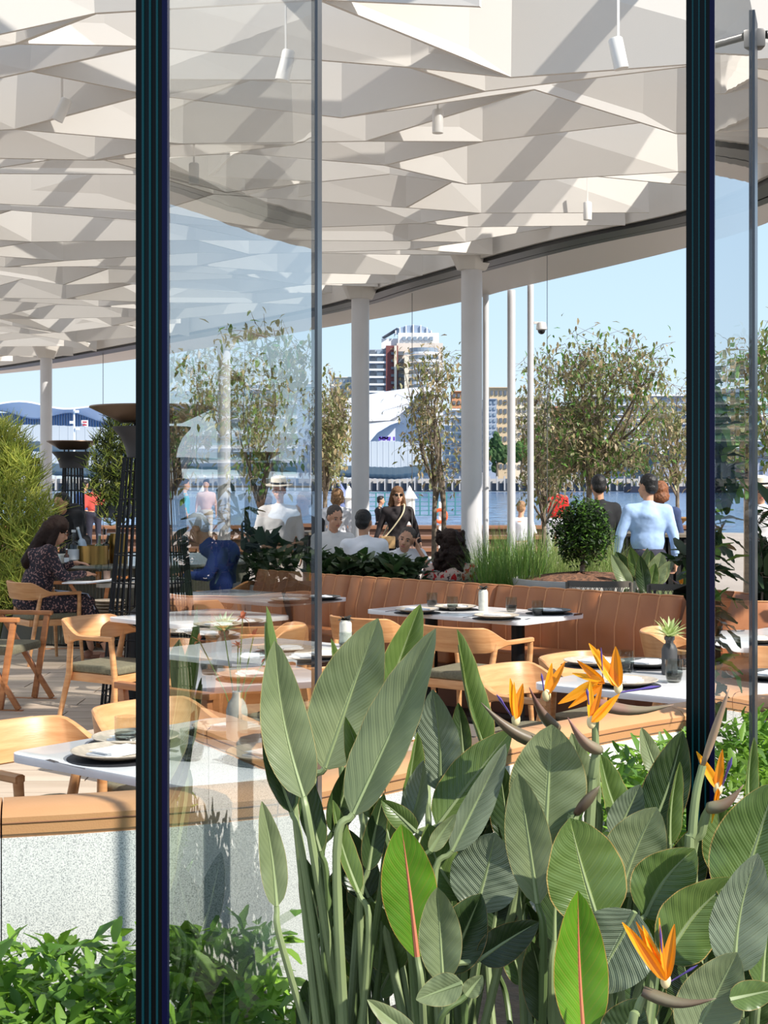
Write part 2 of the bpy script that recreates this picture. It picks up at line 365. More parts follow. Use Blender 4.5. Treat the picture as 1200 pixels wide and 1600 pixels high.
for px, d, r, lab in cols:
    x = (px - 600) / F * d; c = empty('column', (x, d, 0), 0, lab, 'column', 'main columns under the roof beam')
    b = MB(); b.lathe([(r, 0), (r, ZB - .09)], n=28); b.build('shaft', M_col, c)
    b = MB(); b.tube([(r * .75, r * .8, 0), (r * .75, r * .8, ZB - .09)], .012, 8); b.build('cable_rail', M_white_metal, c)
    # folded saddle bracket on top
    b = MB(); b.prism([(-.26, .0), (-.20, -.16), (.04, -.22), (.26, -.10), (.24, .06), (-.10, .12)], ZB - .09, ZB + .20)
    vs = b.v; b.v = [(p[0] * (1.1 if p[2] > ZB else .6), p[1] * (1.1 if p[2] > ZB else .6), p[2]) for p in vs]
    b.build('saddle_bracket', M_panel, c, bevel=.012)
for px, d, r, lab in [(759, 18.3, .038, 'thin white post just right of the big pale column'), (799, 18.0, .05, 'middle thin white post in front of the water'), ]:
    x = (px - 600) / F * d; c = empty('post', (x, d, 0), 0, lab, 'post', 'thin posts under the outer roof edge')
    b = MB(); b.lathe([(r, 0), (r, ZB + .01)], n=16); b.build('shaft', M_col, c)
    b = MB(); b.lathe([(r * 2, 0), (r * 2, .015), (r * 1.1, .03)], n=16); b.build('base_plate', M_col, c)
x = (829 - 600) / F * 17.5; c = empty('post', (x, 17.5, 0), 0, 'thin white post carrying a dome security camera', 'post', 'thin posts under the outer roof edge')
b = MB(); b.lathe([(.038, 0), (.038, ZB + .01)], n=16); b.build('shaft', M_col, c)
b = MB(); b.lathe([(.075, 0), (.075, .015), (.042, .03)], n=16); b.build('base_plate', M_col, c)
zc = EYE + (755 - 512) / F * 17.5
s = empty('security_camera', (x, 17.5, zc), 0, 'white dome security camera on a short arm of the thin post', 'camera')
b = MB(); b.bar((.04, 0, .06), (.13, 0, .05), .03, .03); b.build('arm', M_white_metal, s)
b = MB(); b.lathe([(.02, .07), (.05, .06), (.062, .02), (.065, -.02), (.05, -.03)], (.13, 0, 0), n=18); b.build('housing', M_white_metal, s)
b = MB(); b.ell((.13, 0, -.035), (.045, .045, .045)); b.build('dome', mat('smoked_dome', (.1, .1, .12), .1), s)

# ------------------------------------------------------------------ coffered ceiling of folded white panels
ceil = empty('ceiling'); tag(ceil, kind='structure')
cr = random.Random(21)
A, AF, SL = .38, 1.35, .85           # half row pitch, flat, slope run
PER = 2 * (AF + SL); ROT = R(-3)
nodes = {}
def node(i, j, side):
    """honeycomb corner: column i, row j, side 0/1"""
    k = (i, j, side)
    if k not in nodes:
        x0 = i * (AF + SL) + (0 if side == 0 else AF); y0 = (2 * j + (i % 2)) * A * 2 / 2 * 1.0
        x = x0 + cr.uniform(-.28, .28); y = y0 + cr.uniform(-.06, .06)
        xr = x * math.cos(ROT) - y * math.sin(ROT); yr = x * math.sin(ROT) + y * math.cos(ROT)
        zl = cr.choice([-.06, -.02, .03, .08, .20]) + cr.uniform(-.02, .02)
        nodes[k] = (xr - 12.6, yr + 5.9, zl, cr.uniform(-.13, .10))
    return nodes[k]
def inside(x, y):
    bx = interp([(p.x, p.y) for p in bp_], y)
    return bx is not None and x < bx - .22 and 5.6 < y < 36 and x > -.30 * y - 1.6 and x < 6
edges = set()
for i in range(0, 12):
    for j in range(0, 42):
        a = (i, j, 0); b_ = (i, j, 1); edges.add((a, b_))
        jj = j if (i % 2) == 0 else j
        nx = (i + 1, j, 0); nx2 = (i + 1, j - 1, 0) if i % 2 == 0 else (i + 1, j + 1, 0)
        edges.add((b_, nx)); edges.add((b_, nx2))
ZT = ZB + .52
plist = []
for a, b_ in edges:
    if min(a[1], b_[1]) < 0: continue
    p, q = node(*a), node(*b_)
    mx_, my_ = (p[0] + q[0]) / 2, (p[1] + q[1]) / 2
    if not (inside(p[0], p[1]) and inside(q[0], q[1])):
        if not inside(mx_, my_): continue
        # clip to fascia
        t = 1.0
        if inside(p[0], p[1]) == inside(q[0], q[1]): continue
        if not inside(p[0], p[1]): p, q = q, p
        lo, hi = 0, 1
        for _ in range(12):
            mid = (lo + hi) / 2
            if inside(p[0] + (q[0] - p[0]) * mid, p[1] + (q[1] - p[1]) * mid): lo = mid
            else: hi = mid
        q = tuple(p[k] + (q[k] - p[k]) * (lo + .02) for k in range(4))
    plist.append((math.hypot(mx_, my_) / math.hypot(p[0] - q[0], p[1] - q[1]), p, q))
plist.sort(key=lambda t: t[0])
rest = MB(); cnt = 0
def panel(mb, p, q):
    a, b2 = Vector((p[0], p[1], ZT)), Vector((q[0], q[1], ZT))
    a2 = Vector((p[0] , p[1] + p[3], ZB + .02 + p[2])); b3 = Vector((q[0], q[1] + q[3], ZB + .02 + q[2]))
    t = (b2 - a).normalized(); n_ = Vector((-t.y, t.x, 0)) * .014
    vs = [a - n_, b2 - n_, b3 - n_, a2 - n_, a + n_, b2 + n_, b3 + n_, a2 + n_]
    mb.add(vs, [(0, 1, 2, 3), (7, 6, 5, 4), (0, 4, 5, 1), (1, 5, 6, 2), (2, 6, 7, 3), (3, 7, 4, 0)])
for s_, p, q in plist:
    inframe = abs((p[0] + q[0]) / 2 / ((p[1] + q[1]) / 2)) < .30
    if inframe and cnt < 300:
        cnt += 1; mb = MB(); panel(mb, p, q); mb.build('ceiling_panel', M_panel, ceil, smooth=False)
    else: panel(rest, p, q)
o = rest.build('ceiling_panels', M_panel, ceil, smooth=False); tag(o, kind='stuff')
# translucent roof sheet and its rafters above the coffers
m = bpy.data.materials.new('translucent_roof_sheet'); m.use_nodes = True; n_ = m.node_tree.nodes; l_ = m.node_tree.links; n_.remove(n_['Principled BSDF'])
t1 = n_.new('ShaderNodeBsdfTransparent'); t1.inputs[0].default_value = (.95, .95, .95, 1); t2 = n_.new('ShaderNodeBsdfTranslucent'); t2.inputs[0].default_value = (.80, .79, .77, 1)
mx = n_.new('ShaderNodeMixShader'); mx.inputs[0].default_value = .52; l_.new(t1.outputs[0], mx.inputs[1]); l_.new(t2.outputs[0], mx.inputs[2]); l_.new(mx.outputs[0], n_['Material Output'].inputs[0])
M_sheet = m
path = [p for p in bp_]
b = MB(); b.grid([[Vector((-17, max(6.0, p.y if False else p.y), 5.6)), Vector((p.x - .1, p.y, 5.6))] for p in path if True])
o = b.build('roof_sheet', M_sheet, smooth=False); tag(o, kind='structure')
raf = empty('roof_rafters'); tag(raf, kind='structure')
for k in range(20):
    y = 7.0 + k * 1.5; x1 = interp([(p.x, p.y) for p in bp_], y)
    if x1 is None: x1 = 9
    b = MB(); b.box(((-17 + x1) / 2, y, 5.3), (x1 + 17 - .4, .10, .14)); b.build('rafter', M_white_metal, raf, smooth=False)
for k in range(12):
    x = -14 + k * 2.0; ys = [p for p in bp_ if abs(p.x - x) < 2.5]
    y1 = min((p.y for p in bp_ if p.x > x - .3), default=8) if False else None
    for a, b2 in zip(bp_, bp_[1:]):
        if min(a.x, b2.x) <= x <= max(a.x, b2.x): y1 = a.y + (b2.y - a.y) * (x - a.x) / (b2.x - a.x)
    if y1 is None or y1 < 8: continue
    b = MB(); b.box((x, (6.8 + y1 - .4) / 2, 5.06), (.10, y1 - .4 - 6.8, .14)); b.build('purlin', M_white_metal, raf, smooth=False)
# spotlights hanging in the coffers
for px, py, d, tilt, lab in [(966, 84, 7.2, -12, 'white cylinder spotlight tilted, highest on the ceiling right'), (684, 190, 9.6, 0, 'white cylinder spotlight pointing straight down, above the big column'),
                       (303, 272, 10.5, 0, 'small white spotlight seen through the left glass fin'), (918, 330, 12.6, 0, 'slim white spotlight near the roof beam at right'),
                       (97, 172, 9.5, 25, 'tiny pale spotlight among the panels, upper left of the ceiling')]:
    p = W(px, py, d); s = empty('spotlight', p, 0, lab, 'spotlight', 'spotlights on the ceiling'); M = Matrix.Rotation(R(tilt), 3, 'Y')
    b = MB(); b.lathe([(.028, -.075), (.036, -.075), (.036, .07), (.03, .078)], n=18, M=M); b.build('can', M_white_metal, s)
    b = MB(); b.bar((0, 0, .07), (0, 0, .30), .012, .012); b.build('stem', M_white_metal, s)
    b = MB(); b.lathe([(.0, -.070), (.026, -.070)], n=14, M=M); b.build('lens', mat('lamp_lens', (.5, .5, .5), .2), s)

# ------------------------------------------------------------------ laminated glass fins
M_fin = clearglass('fin_glass', (.96, .98, .972), 1.85, wav=.03, dbl=True)
M_e1 = mat('laminate_dark_teal', (.01, .09, .10), .25, spec=.15); M_e2 = mat('laminate_teal', (.04, .20, .23), .25, spec=.15)
M_e3 = mat('laminate_navy', (.02, .03, .17), .25, spec=.15); M_e4 = mat('laminate_black', (.01, .04, .05), .3, spec=.15)
def fin(p0, p1, z0, z1, lab, th, tl):
    a = math.atan2(p1[1] - p0[1], p1[0] - p0[0]); L = math.hypot(p1[0] - p0[0], p1[1] - p0[1])
    f = empty('glass_fin', (p0[0], p0[1], 0), a, lab, 'glass panel', 'laminated glass fins')
    # local x along the fin, its right face on y = 0, thickness towards +y
    mb = MB(); mb.box((L / 2, th / 2, (z0 + z1) / 2), (L - .012, th, z1 - z0)); mb.build('pane', M_fin, f, smooth=False)
    mb = MB(); mb.box((L - tl / 2 + .01, -.004, (z0 + z1) / 2), (tl, .007, z1 - z0)); mb.build('far_edge_trim', mat('far_edge_trim', (.26, .28, .31), .3, metal=.5), f, smooth=False)
    lay = [(0, .17, M_e3), (.17, .30, M_e4), (.30, .345, M_e2), (.345, .52, M_e4), (.52, .565, M_e2), (.565, .74, M_e1), (.74, .79, M_e2), (.79, 1, M_e4)]
    for a0, a1, mm in lay:
        pr = .004 if mm is M_e2 else (.002 if mm is M_e3 else 0)
        mb = MB(); mb.box((-.002 - pr / 2, th * (a0 + a1) / 2, (z0 + z1) / 2), (.010 + pr, th * (a1 - a0), z1 - z0)); mb.build('laminate_layer', mm, f, smooth=False)
    return f
def finpt(px, d): return ((px - 600) / F * d, d)
f1 = fin(finpt(264, 2.2), finpt(497, 3.5), .2, 3.0, 'laminated glass fin with dark teal edge in front of the woman diner', .049, .06)
f2 = fin(finpt(1117, 2.74), finpt(1179, 3.97), .3, 2.86, 'laminated glass fin with dark teal edge right of the orange flowers', .052, .13)
p = finpt(1179, 3.97); cl = empty('glass_clamp', (p[0], p[1], 2.83), 0, 'small grey metal clamp holding the top corner of the glass fin', 'clamp')
b = MB(); b.box((.01, .01, -.01), (.035, .045, .05)); b.build('jaw', M_clampdark, cl, bevel=.006)
b = MB(); b.tube([(.03, 0, 0), (.14, .03, .0)], .011, 10); b.build('rod', M_clampdark, cl)
b = MB(); b.lathe([(0, -.015), (.018, -.01), (.018, .01), (0, .015)], (.15, .03, 0), n=12, M=Matrix.Rotation(R(90), 3, 'Y')); b.build('bolt', M_steel, cl)

for px, d, lab in ((644, 18.2, 'thin vertical cable between the two middle columns'), (855, 15.2, 'thin vertical cable right of the camera post'), (161, 26.6, 'thin vertical cable between left column and fin edge')):
    o = empty('blind_cable', ((px - 600) / F * d, d, 0), 0, lab, 'cable', 'thin guide cables'); mb = MB(); mb.tube([(0, 0, 0), (0, 0, ZB + .01)], .0035 * d / 15, 5); mb.build('cable', M_clampdark, o); mb = MB(); mb.lathe([(.03, 0), (.03, .02), (0, .025)], n=10); mb.build('anchor', M_clampdark, o)
# ------------------------------------------------------------------ banquettes
def rib_back(p0, p1, zt, zb, ribs, side, bulge=.014, lean=.09, thick=.09):
    """upholstered back from p0 to p1; side = +1: seat to the left of the direction"""
    p0, p1 = Vector((*p0, 0)), Vector((*p1, 0)); t = p1 - p0; L = t.length; t.normalize(); nn = Vector((-t.y, t.x, 0)) * side
    n = ribs * 6; rows = []
    prof = [(0, zb), (.0, (zb + zt) / 2), (-.6, zt - .06), (-.72, zt - .02), (-.9, zt), (-1.25, zt), (-1.6, zt - .03), (-1.65, zt - .12), (-1.65, zb)]
    for o, z in prof:
        row = []
        for i in range(n + 1):
            u = i / n; bl = abs(math.sin(math.pi * ribs * u)) ** .6 * bulge
            e = min(u, 1 - u) * L; endr = -(.03 * max(0, 1 - e / .04) ** 2)
            off = lean + o * lean * (1 if o > -.7 else 1) + (bl + endr) * (1 if o > -1 else 0)
            row.append(p0 + t * (u * L) + nn * off + Vector((0, 0, z + (bl * .5 if -1.3 < o < -.5 else 0))))
        rows.append(row)
    mb = MB(); mb.grid(rows)
    for e in (0, n): mb.add([r[e] for r in rows], [tuple(range(len(rows)))])
    pipes = []
    for k in range(1, ribs):
        i = k * 6; pipes.append([rows[j][i] + nn * .002 for j in range(5)])
    return mb, pipes, [r for r in rows[4]], nn, t, L
def banquette(lab, pts, zt, side, ribs, stone=False, lmat=None, seatd=.52, group=None, seatz=.45, pipe=True):
    b0 = empty('banquette', (0, 0, 0), 0, lab, 'banquette', group); lmat = lmat or M_leather
    for a, c in zip(pts, pts[1:]):
        nr = ribs if isinstance(ribs, int) else max(1, round(math.hypot(c[0] - a[0], c[1] - a[1]) / ribs))
        mb, pipes, top, nn, t, L = rib_back(a, c, zt, seatz - .04, nr, side)
        bk = mb.build('backrest', lmat, b0)
        if pipe:
            pb = MB()
            for q in pipes: pb.tube(q, .0065, 5)
            pb.tube([p + Vector((0, 0, .002)) for p in top], .006, 5)
            pb.build('piping', M_pipe, bk)
        A0, A1 = Vector((*a, 0)), Vector((*c, 0)); q = [A0 + nn * .08, A1 + nn * .08, A1 + nn * seatd - t * .04, A0 + nn * seatd + t * .04]
        poly = [(p.x, p.y) for p in q]
        if side < 0: poly = poly[::-1]
        mb = MB(); mb.prism(poly, seatz - .13, seatz); mb.build('seat_cushion', lmat, b0, bevel=.025, seg=3)
        q = [A0 + nn * .02, A1 + nn * .02, A1 + nn * (seatd - .06), A0 + nn * (seatd - .06)]; poly = [(p.x, p.y) for p in q]
        if side < 0: poly = poly[::-1]
        mb = MB(); mb.prism(poly, .0, seatz - .13); mb.build('plinth', mat('dark_leather_base', (.42, .25, .15), .6), b0, smooth=False)
    return b0
far_pts = [(-1.10, 12.85), (-.27, 11.97), (.84, 10.93), (1.99, 9.84)]
banquette('long tan leather banquette with vertical tufted ribs behind the middle tables', far_pts, .86, -1, .155, group='tan leather banquettes')
banquette('tan leather banquette corner seen past the right glass fin', [(2.02, 9.83), (2.16, 9.40), (2.55, 9.34), (3.4, 9.95), (4.3, 10.2)], .86, -1, .33, group='tan leather banquettes')
# stone-backed front banquette following a curve
fp = smoothpath([(-2.6, 3.62, 0), (-1.6, 3.44, 0), (-.91, 3.50, 0), (-.27, 3.72, 0), (0.0, 3.98, 0), (.54, 4.58, 0), (1.02, 5.02, 0), (1.6, 5.36, 0), (2.5, 5.7, 0)], 4)
fb = empty('curved_bench', (0, 0, 0), 0, 'curved speckled granite bench wall topped with pale tan leather in the foreground', 'bench')
def strip(mb, path, i0, i1, o0, o1, z0, z1, gap=.0):
    P = [path[i].copy() for i in range(i0, i1 + 1)]
    N = []
    for i in range(i0, i1 + 1):
        t = (path[min(i + 1, len(path) - 1)] - path[max(i - 1, 0)]).normalized(); N.append(Vector((-t.y, t.x, 0)))
    if gap: 
        P[0] = P[0] + (P[1] - P[0]).normalized() * gap; P[-1] = P[-1] - (P[-1] - P[-2]).normalized() * gap
    rows = []
    for p, nn in zip(P, N):
        a, b = p + nn * o0, p + nn * o1
        rows.append([Vector((a.x, a.y, z0)), Vector((b.x, b.y, z0)), Vector((b.x, b.y, z1)), Vector((a.x, a.y, z1)), Vector((a.x, a.y, z0))])
    mb.grid(rows)
    mb.add(rows[0][:4], [(3, 2, 1, 0)]); mb.add(rows[-1][:4], [(0, 1, 2, 3)])
    return mb
for i in range(0, len(fp) - 1, 4):
    j = min(i + 4, len(fp) - 1)
    mb = MB(); strip(mb, fp, i, j, 0, .10, .0, .775, .0015); mb.build('granite_panel', M_granite, fb, smooth=False)
    # leather pad: rounded section over the top and down the inside
    rows = []
    for k in range(i, j + 1):
        t = (fp[min(k + 1, len(fp) - 1)] - fp[max(k - 1, 0)]).normalized(); nn = Vector((-t.y, t.x, 0))
        p = fp[k]
        if k == i: p = p + (fp[k + 1] - fp[k]).normalized() * .002
        if k == j: p = p - (fp[k] - fp[k - 1]).normalized() * .002
        rows.append([Vector((p.x + nn.x * o, p.y + nn.y * o, z)) for o, z in [(.10, .60), (.004, .60), (.004, .777), (-.004, .785), (-.006, .825), (.010, .842), (.05, .850), (.12, .848), (.16, .836), (.175, .81), (.20, .55), (.20, .42)]])
    mb = MB(); mb.grid(rows); mb.add(rows[0], [tuple(range(len(rows[0])))]); mb.add(rows[-1], [tuple(range(len(rows[0]) - 1, -1, -1))])
    lp = mb.build('leather_back', M_leather2, fb)
    mb = MB(); mb.tube([r[4] + Vector((0, 0, -.014)) for r in rows], .0022, 5); mb.build('seam', mat('leather_seam', (.50, .33, .20), .6), lp)
    mb = MB(); strip(mb, fp, i, j, .19, .66, .32, .45, .004); mb.build('seat_cushion', M_leather2, fb, smooth=False)
    mb = MB(); strip(mb, fp, i, j, .12, .60, .0, .32); mb.build('plinth', M_granite, fb, smooth=False)

# ------------------------------------------------------------------ tables
def table(lab, c, a, L, Wd, group='white tables'):
    t = empty('dining_table', (c[0], c[1], 0), a, lab, 'table', group)
    r = .06; poly = []
    for cx, cy, s in ((L / 2 - r, Wd / 2 - r, 0), (-L / 2 + r, Wd / 2 - r, 90), (-L / 2 + r, -Wd / 2 + r, 180), (L / 2 - r, -Wd / 2 + r, 270)):
        for k in range(7): poly.append((cx + r * math.cos(R(s + 15 * k)), cy + r * math.sin(R(s + 15 * k))))
    mb = MB(); mb.prism(poly, .710, .740); mb.build('tabletop', M_marble, t, bevel=.005)
    mb = MB(); mb.lathe([(.045, .03), (.045, .69), (.12, .695), (.12, .709)], n=20)
    if L > 1.2:
        for s in (-1, 1): mb = MB(); mb.lathe([(.045, .03), (.045, .69), (.10, .695), (.10, .709)], (s * L * .28, 0, 0), n=18); mb.build('pedestal', M_black, t)
    else: mb.build('pedestal', M_black, t)
    mb = MB(); mb.box((0, 0, .015), (min(L * .75, .9), .42, .03)); mb.build('base_plate', M_black, t, bevel=.006)
    return t
a51 = math.atan2(.757, .622)
table('square white table at the front left, in bright sun', (-.58, 4.89), a51, .95, .92)
table('square white table behind the orange flowers, with the black bottle vase', (1.30, 6.56), R(51), .93, .93)
table('long white table in shade against the ribbed banquette', (.615, 10.10), math.atan2(-.667, .745), 1.35, .75)
table('white table left of centre with the small dark-leaved vase', (-.64, 7.80), R(51), .93, .93)
table('white table at the far left end of the ribbed banquette', (-1.02, 11.52), math.atan2(-.667, .745), 1.35, .75)
table('white table seen through the left glass fin', (-1.22, 9.75), R(46), .93, .80)
table('white table at right behind the glass fin, before the banquette corner', (2.42, 8.35), R(51), .93, .93)
tw = empty('dining_table', (-2.02, 13.35, 0), 0, 'pale stone table where the woman with long dark hair sits', 'table', 'pale stone tables')
mb = MB(); mb.prism([(-.48, -.42), (.16, -.42), (.20, -.38), (.20, .36), (.16, .40), (-.46, .40), (-.52, .34), (-.52, -.36)], .70, .74); mb.build('tabletop', mat('pale_stone_top', (.74, .71, .66), .3, noise=.1), tw, bevel=.006)
mb = MB(); mb.lathe([(.06, .02), (.06, .70)], (-.1, 0, 0), n=18); mb.build('pedestal', M_black, tw)
mb = MB(); mb.prism([(-.40, -.03), (.2, -.03), (.2, .03), (-.40, .03)], 0, .025); mb.prism([(-.13, -.35), (-.07, -.35), (-.07, .35), (-.13, .35)], .0255, .05); mb.build('base_plate', M_black, tw)

# ------------------------------------------------------------------ chairs
def make_armchair():
    c = empty('armchair')
    # seat cushion, slightly wider at the front, front is +y
    seat = [(-.24, .22), (.24, .22), (.25, .18), (.215, -.20), (.17, -.235), (-.17, -.235), (-.215, -.20), (-.25, .18)][::-1]
    mb = MB(); mb.prism(seat, .425, .475); mb.build('seat', M_olive, c, bevel=.016, seg=3)
    mb = MB()
    for a, b in (((-.245, .20), (.245, .20)), ((-.24, .20), (-.20, -.22)), ((.24, .20), (.20, -.22)), ((-.20, -.22), (.20, -.22))): mb.bar((*a, .395), (*b, .395), .022, .055)
    mb.build('seat_frame', M_wood, c, bevel=.004)
    # backrest + arms in one sweep
    path = [(-.285, .21), (-.285, .10), (-.28, -.04), (-.262, -.14), (-.215, -.225), (-.13, -.268), (0, -.282)]
    path = path + [(-x, y) for x, y in path[-2::-1]]
    P = smoothpath([(x, y, 0) for x, y in path], 4); n = len(P); rows = []
    S = [0]
    for a, b in zip(P, P[1:]): S.append(S[-1] + (b - a).length)
    for i, p in enumerate(P):
        u = abs(S[i] / S[-1] - .5) * 2     # 0 centre back, 1 arm tip
        k = min(1, max(0, (u - .36) / .26)); k = k * k * (3 - 2 * k)
        zt = .755 * (1 - k) + .668 * k; zb = .60 * (1 - k) + .638 * k
        t = (P[min(i + 1, n - 1)] - P[max(i - 1, 0)]).normalized(); nn = Vector((-t.y, t.x, 0)); th = .011 * (1 - k) + .019 * k
        lean = -.03 * (1 - k)
        def q(s, z, l): return Vector((p.x + nn.x * s, p.y + nn.y * s + l, z))
        rows.append([q(th, zb + .006, 0), q(th, zt - .006, lean), q(th * .5, zt, lean), q(-th * .5, zt, lean), q(-th, zt - .006, lean), q(-th, zb + .006, 0), q(-th * .5, zb, 0), q(th * .5, zb, 0), q(th, zb + .006, 0)])
    mb = MB(); mb.grid(rows); mb.add(rows[0][:8], [tuple(range(8))]); mb.add(rows[-1][:8], [tuple(range(7, -1, -1))]); mb.build('backrest', M_wood, c)
    for s in (-1, 1):
        mb = MB(); mb.tube([(s * .283, .195, .66), (s * .282, .20, .60), (s * .262, .205, .42), (s * .285, .235, 0)], [.019, .018, .020, .013], 10); mb.build('leg', M_wood, c)
        mb = MB(); mb.tube([(s * .262, -.15, .655), (s * .235, -.185, .42), (s * .27, -.275, 0)], [.018, .021, .013], 10); mb.build('leg', M_wood, c)
    return c
AC = make_armchair(); used = [False]
def armchair(x, y, fx, fy, lab, group='oak armchairs with curved backs'):
    """fx, fy: the way the sitter would look"""
    rz = math.atan2(fy, fx) - math.pi / 2
    if not used[0]:
        used[0] = True; AC.location = (x, y, 0.0); AC.rotation_euler = (0, 0, rz); return tag(AC, lab, 'chair', group)
    return dup(AC, (x, y, 0.0), rz, lab, group)
V = Vector((-.77, .63)); fz = (.77, -.63)
armchair(-1.17, 5.16, *fz, 'pale sunlit armchair at the left end of the front white table')
armchair(-.78, 5.66, *fz, 'pale sunlit armchair with its back right behind the stacked plates at front left')
armchair(.74, 6.82, *fz, 'sunlit armchair just left of the tall orange flowers, lower of two')
armchair(1.11, 7.29, *fz, 'sunlit armchair above the tall orange flowers, upper of two')
armchair(1.83, 8.65, .95, -.3, 'armchair with curved back beside the black bottle vase, before the banquette')
armchair(.56, 9.12, .62, .78, 'dark oak armchair in shade, its arm end showing at the middle table')
armchair(-.02, 9.72, .62, .78, 'shaded armchair at the left part of the middle long table')
armchair(-.42, 7.22, -.45, .9, 'armchair seen from behind at the table left of centre')
armchair(-3.02, 13.12, .81, .59, 'armchair the woman with long dark hair sits in')
armchair(-1.72, 9.45, .80, -.45, 'empty armchair on the paved floor beside the big patio heater')
armchair(-1.50, 11.15, -.1, 1, 'armchair half hidden behind the cage of the big patio heater')
armchair(-1.42, 13.28, -.95, .1, 'armchair under the man in cobalt blue, seen through the left fin')
armchair(-.78, 10.15 - .95, -.3, .95, 'armchair seen through the glass fin, in front of the table there')
armchair(1.95, 7.5, -.63, -.77, 'armchair at the right end of the sunlit flower-side table')
#armchair(.18, 8.45, -.75, -.62, 'armchair behind the tall upright leaves, on the right of the small vase table')
# chairs with sled bases
def sled_chair(x, y, fx, fy, lab):
    c = empty('sled_chair', (x, y, 0), math.atan2(fy, fx) - math.pi / 2, lab, 'chair', 'oak chairs with sled bases')
    for s in (-1, 1):
        mb = MB(); xx = s * .29
        mb.bar((xx, -.30, .665), (xx, .34, .665), .045, .032); mb.build('arm', M_woodd, c, bevel=.006)
        mb = MB(); mb.bar((xx, .30, .65), (xx, .20, .04), .04, .034); mb.bar((xx, -.06, .65), (xx, .34, .04), .034, .034); mb.bar((xx, -.26, .65), (xx, -.32, .04), .04, .034); mb.build('side_frame', M_woodd, c, bevel=.004)
        mb = MB(); mb.bar((xx, -.36, .018), (xx, .37, .018), .045, .036); mb.build('runner', M_woodd, c, bevel=.004)
    mb = MB(); mb.box((0, .02, .44), (.52, .50, .06)); mb.build('seat', M_olive, c, bevel=.02)
    mb = MB(); mb.box((0, -.27, .66), (.54, .03, .22), M=Matrix.Rotation(R(10), 3, 'X')); mb.build('backrest', M_woodd, c, bevel=.012)
    return c
sled_chair(-2.83, 10.62, .98, -.18, 'oak sled-base chair cut by the left edge, on the paved floor')
sled_chair(-.82, 7.0, -.78, .62, 'oak sled-base chair with only its arm tip showing left of the fin edge')
sled_chair(-3.02, 14.45, .95, .2, 'oak sled-base chair behind the seated woman with long hair')
# woven terrace chairs behind the banquette
def rope_chair(x, y, fx, fy, lab, z=0):
    c = empty('rope_chair', (x, y, z), math.atan2(fy, fx) - math.pi / 2, lab, 'chair', 'woven chairs behind the banquette')
    mm = mat('grey_brown_frame', (.40, .37, .33), .5)
    for s in (-1, 1):
        mb = MB(); mb.tube([(s * .25, -.25, 0), (s * .25, -.25, .78)], .014, 8); mb.build('leg', mm, c)
        mb = MB(); mb.tube([(s * .25, .22, 0), (s * .25, .22, .44)], .014, 8); mb.build('leg', mm, c)
    for z_, h in ((.765, .05), (.66, .03)):
        mb = MB(); mb.grid([[Vector((-.25 + .5 * i / 8, -.25 - .05 * math.sin(math.pi * i / 8), z_ + dz)) for i in range(9)] for dz in (-h / 2, h / 2)]); mb.grid([[Vector((-.25 + .5 * i / 8, -.235 - .05 * math.sin(math.pi * i / 8), z_ + dz)) for i in range(9)] for dz in (h / 2, -h / 2)])
        mb.build('back_rail', mm, c)
    mb = MB()
    for i in range(14):
        for d in (-1, 1):
            x0 = -.23 + .46 * i / 13; x1 = max(-.24, min(.24, x0 + d * .10)); mb.bar((x0, -.26, .47), (x1, -.262 - .03, .75), .006, .006)
    mb.build('woven_back', mat('woven_cord', (.55, .50, .44), .9), c)
    mb = MB(); mb.box((0, -.01, .44), (.50, .48, .03)); mb.build('seat', mm, c, bevel=.008)
    return c
rope_chair(.60, 12.85, -.12, 1, 'woven chair under the woman with curly black hair', .0)
rope_chair(.02, 13.6, -.2, .98, 'woven chair left of the curly-haired woman, behind the banquette')
rope_chair(1.72, 11.85, .1, 1, 'dark chair back just above the banquette below the round planter', .06)
rope_chair(2.30, 11.5, .1, 1, 'dark chair back above the banquette beside the broad-leaved clump', .06)

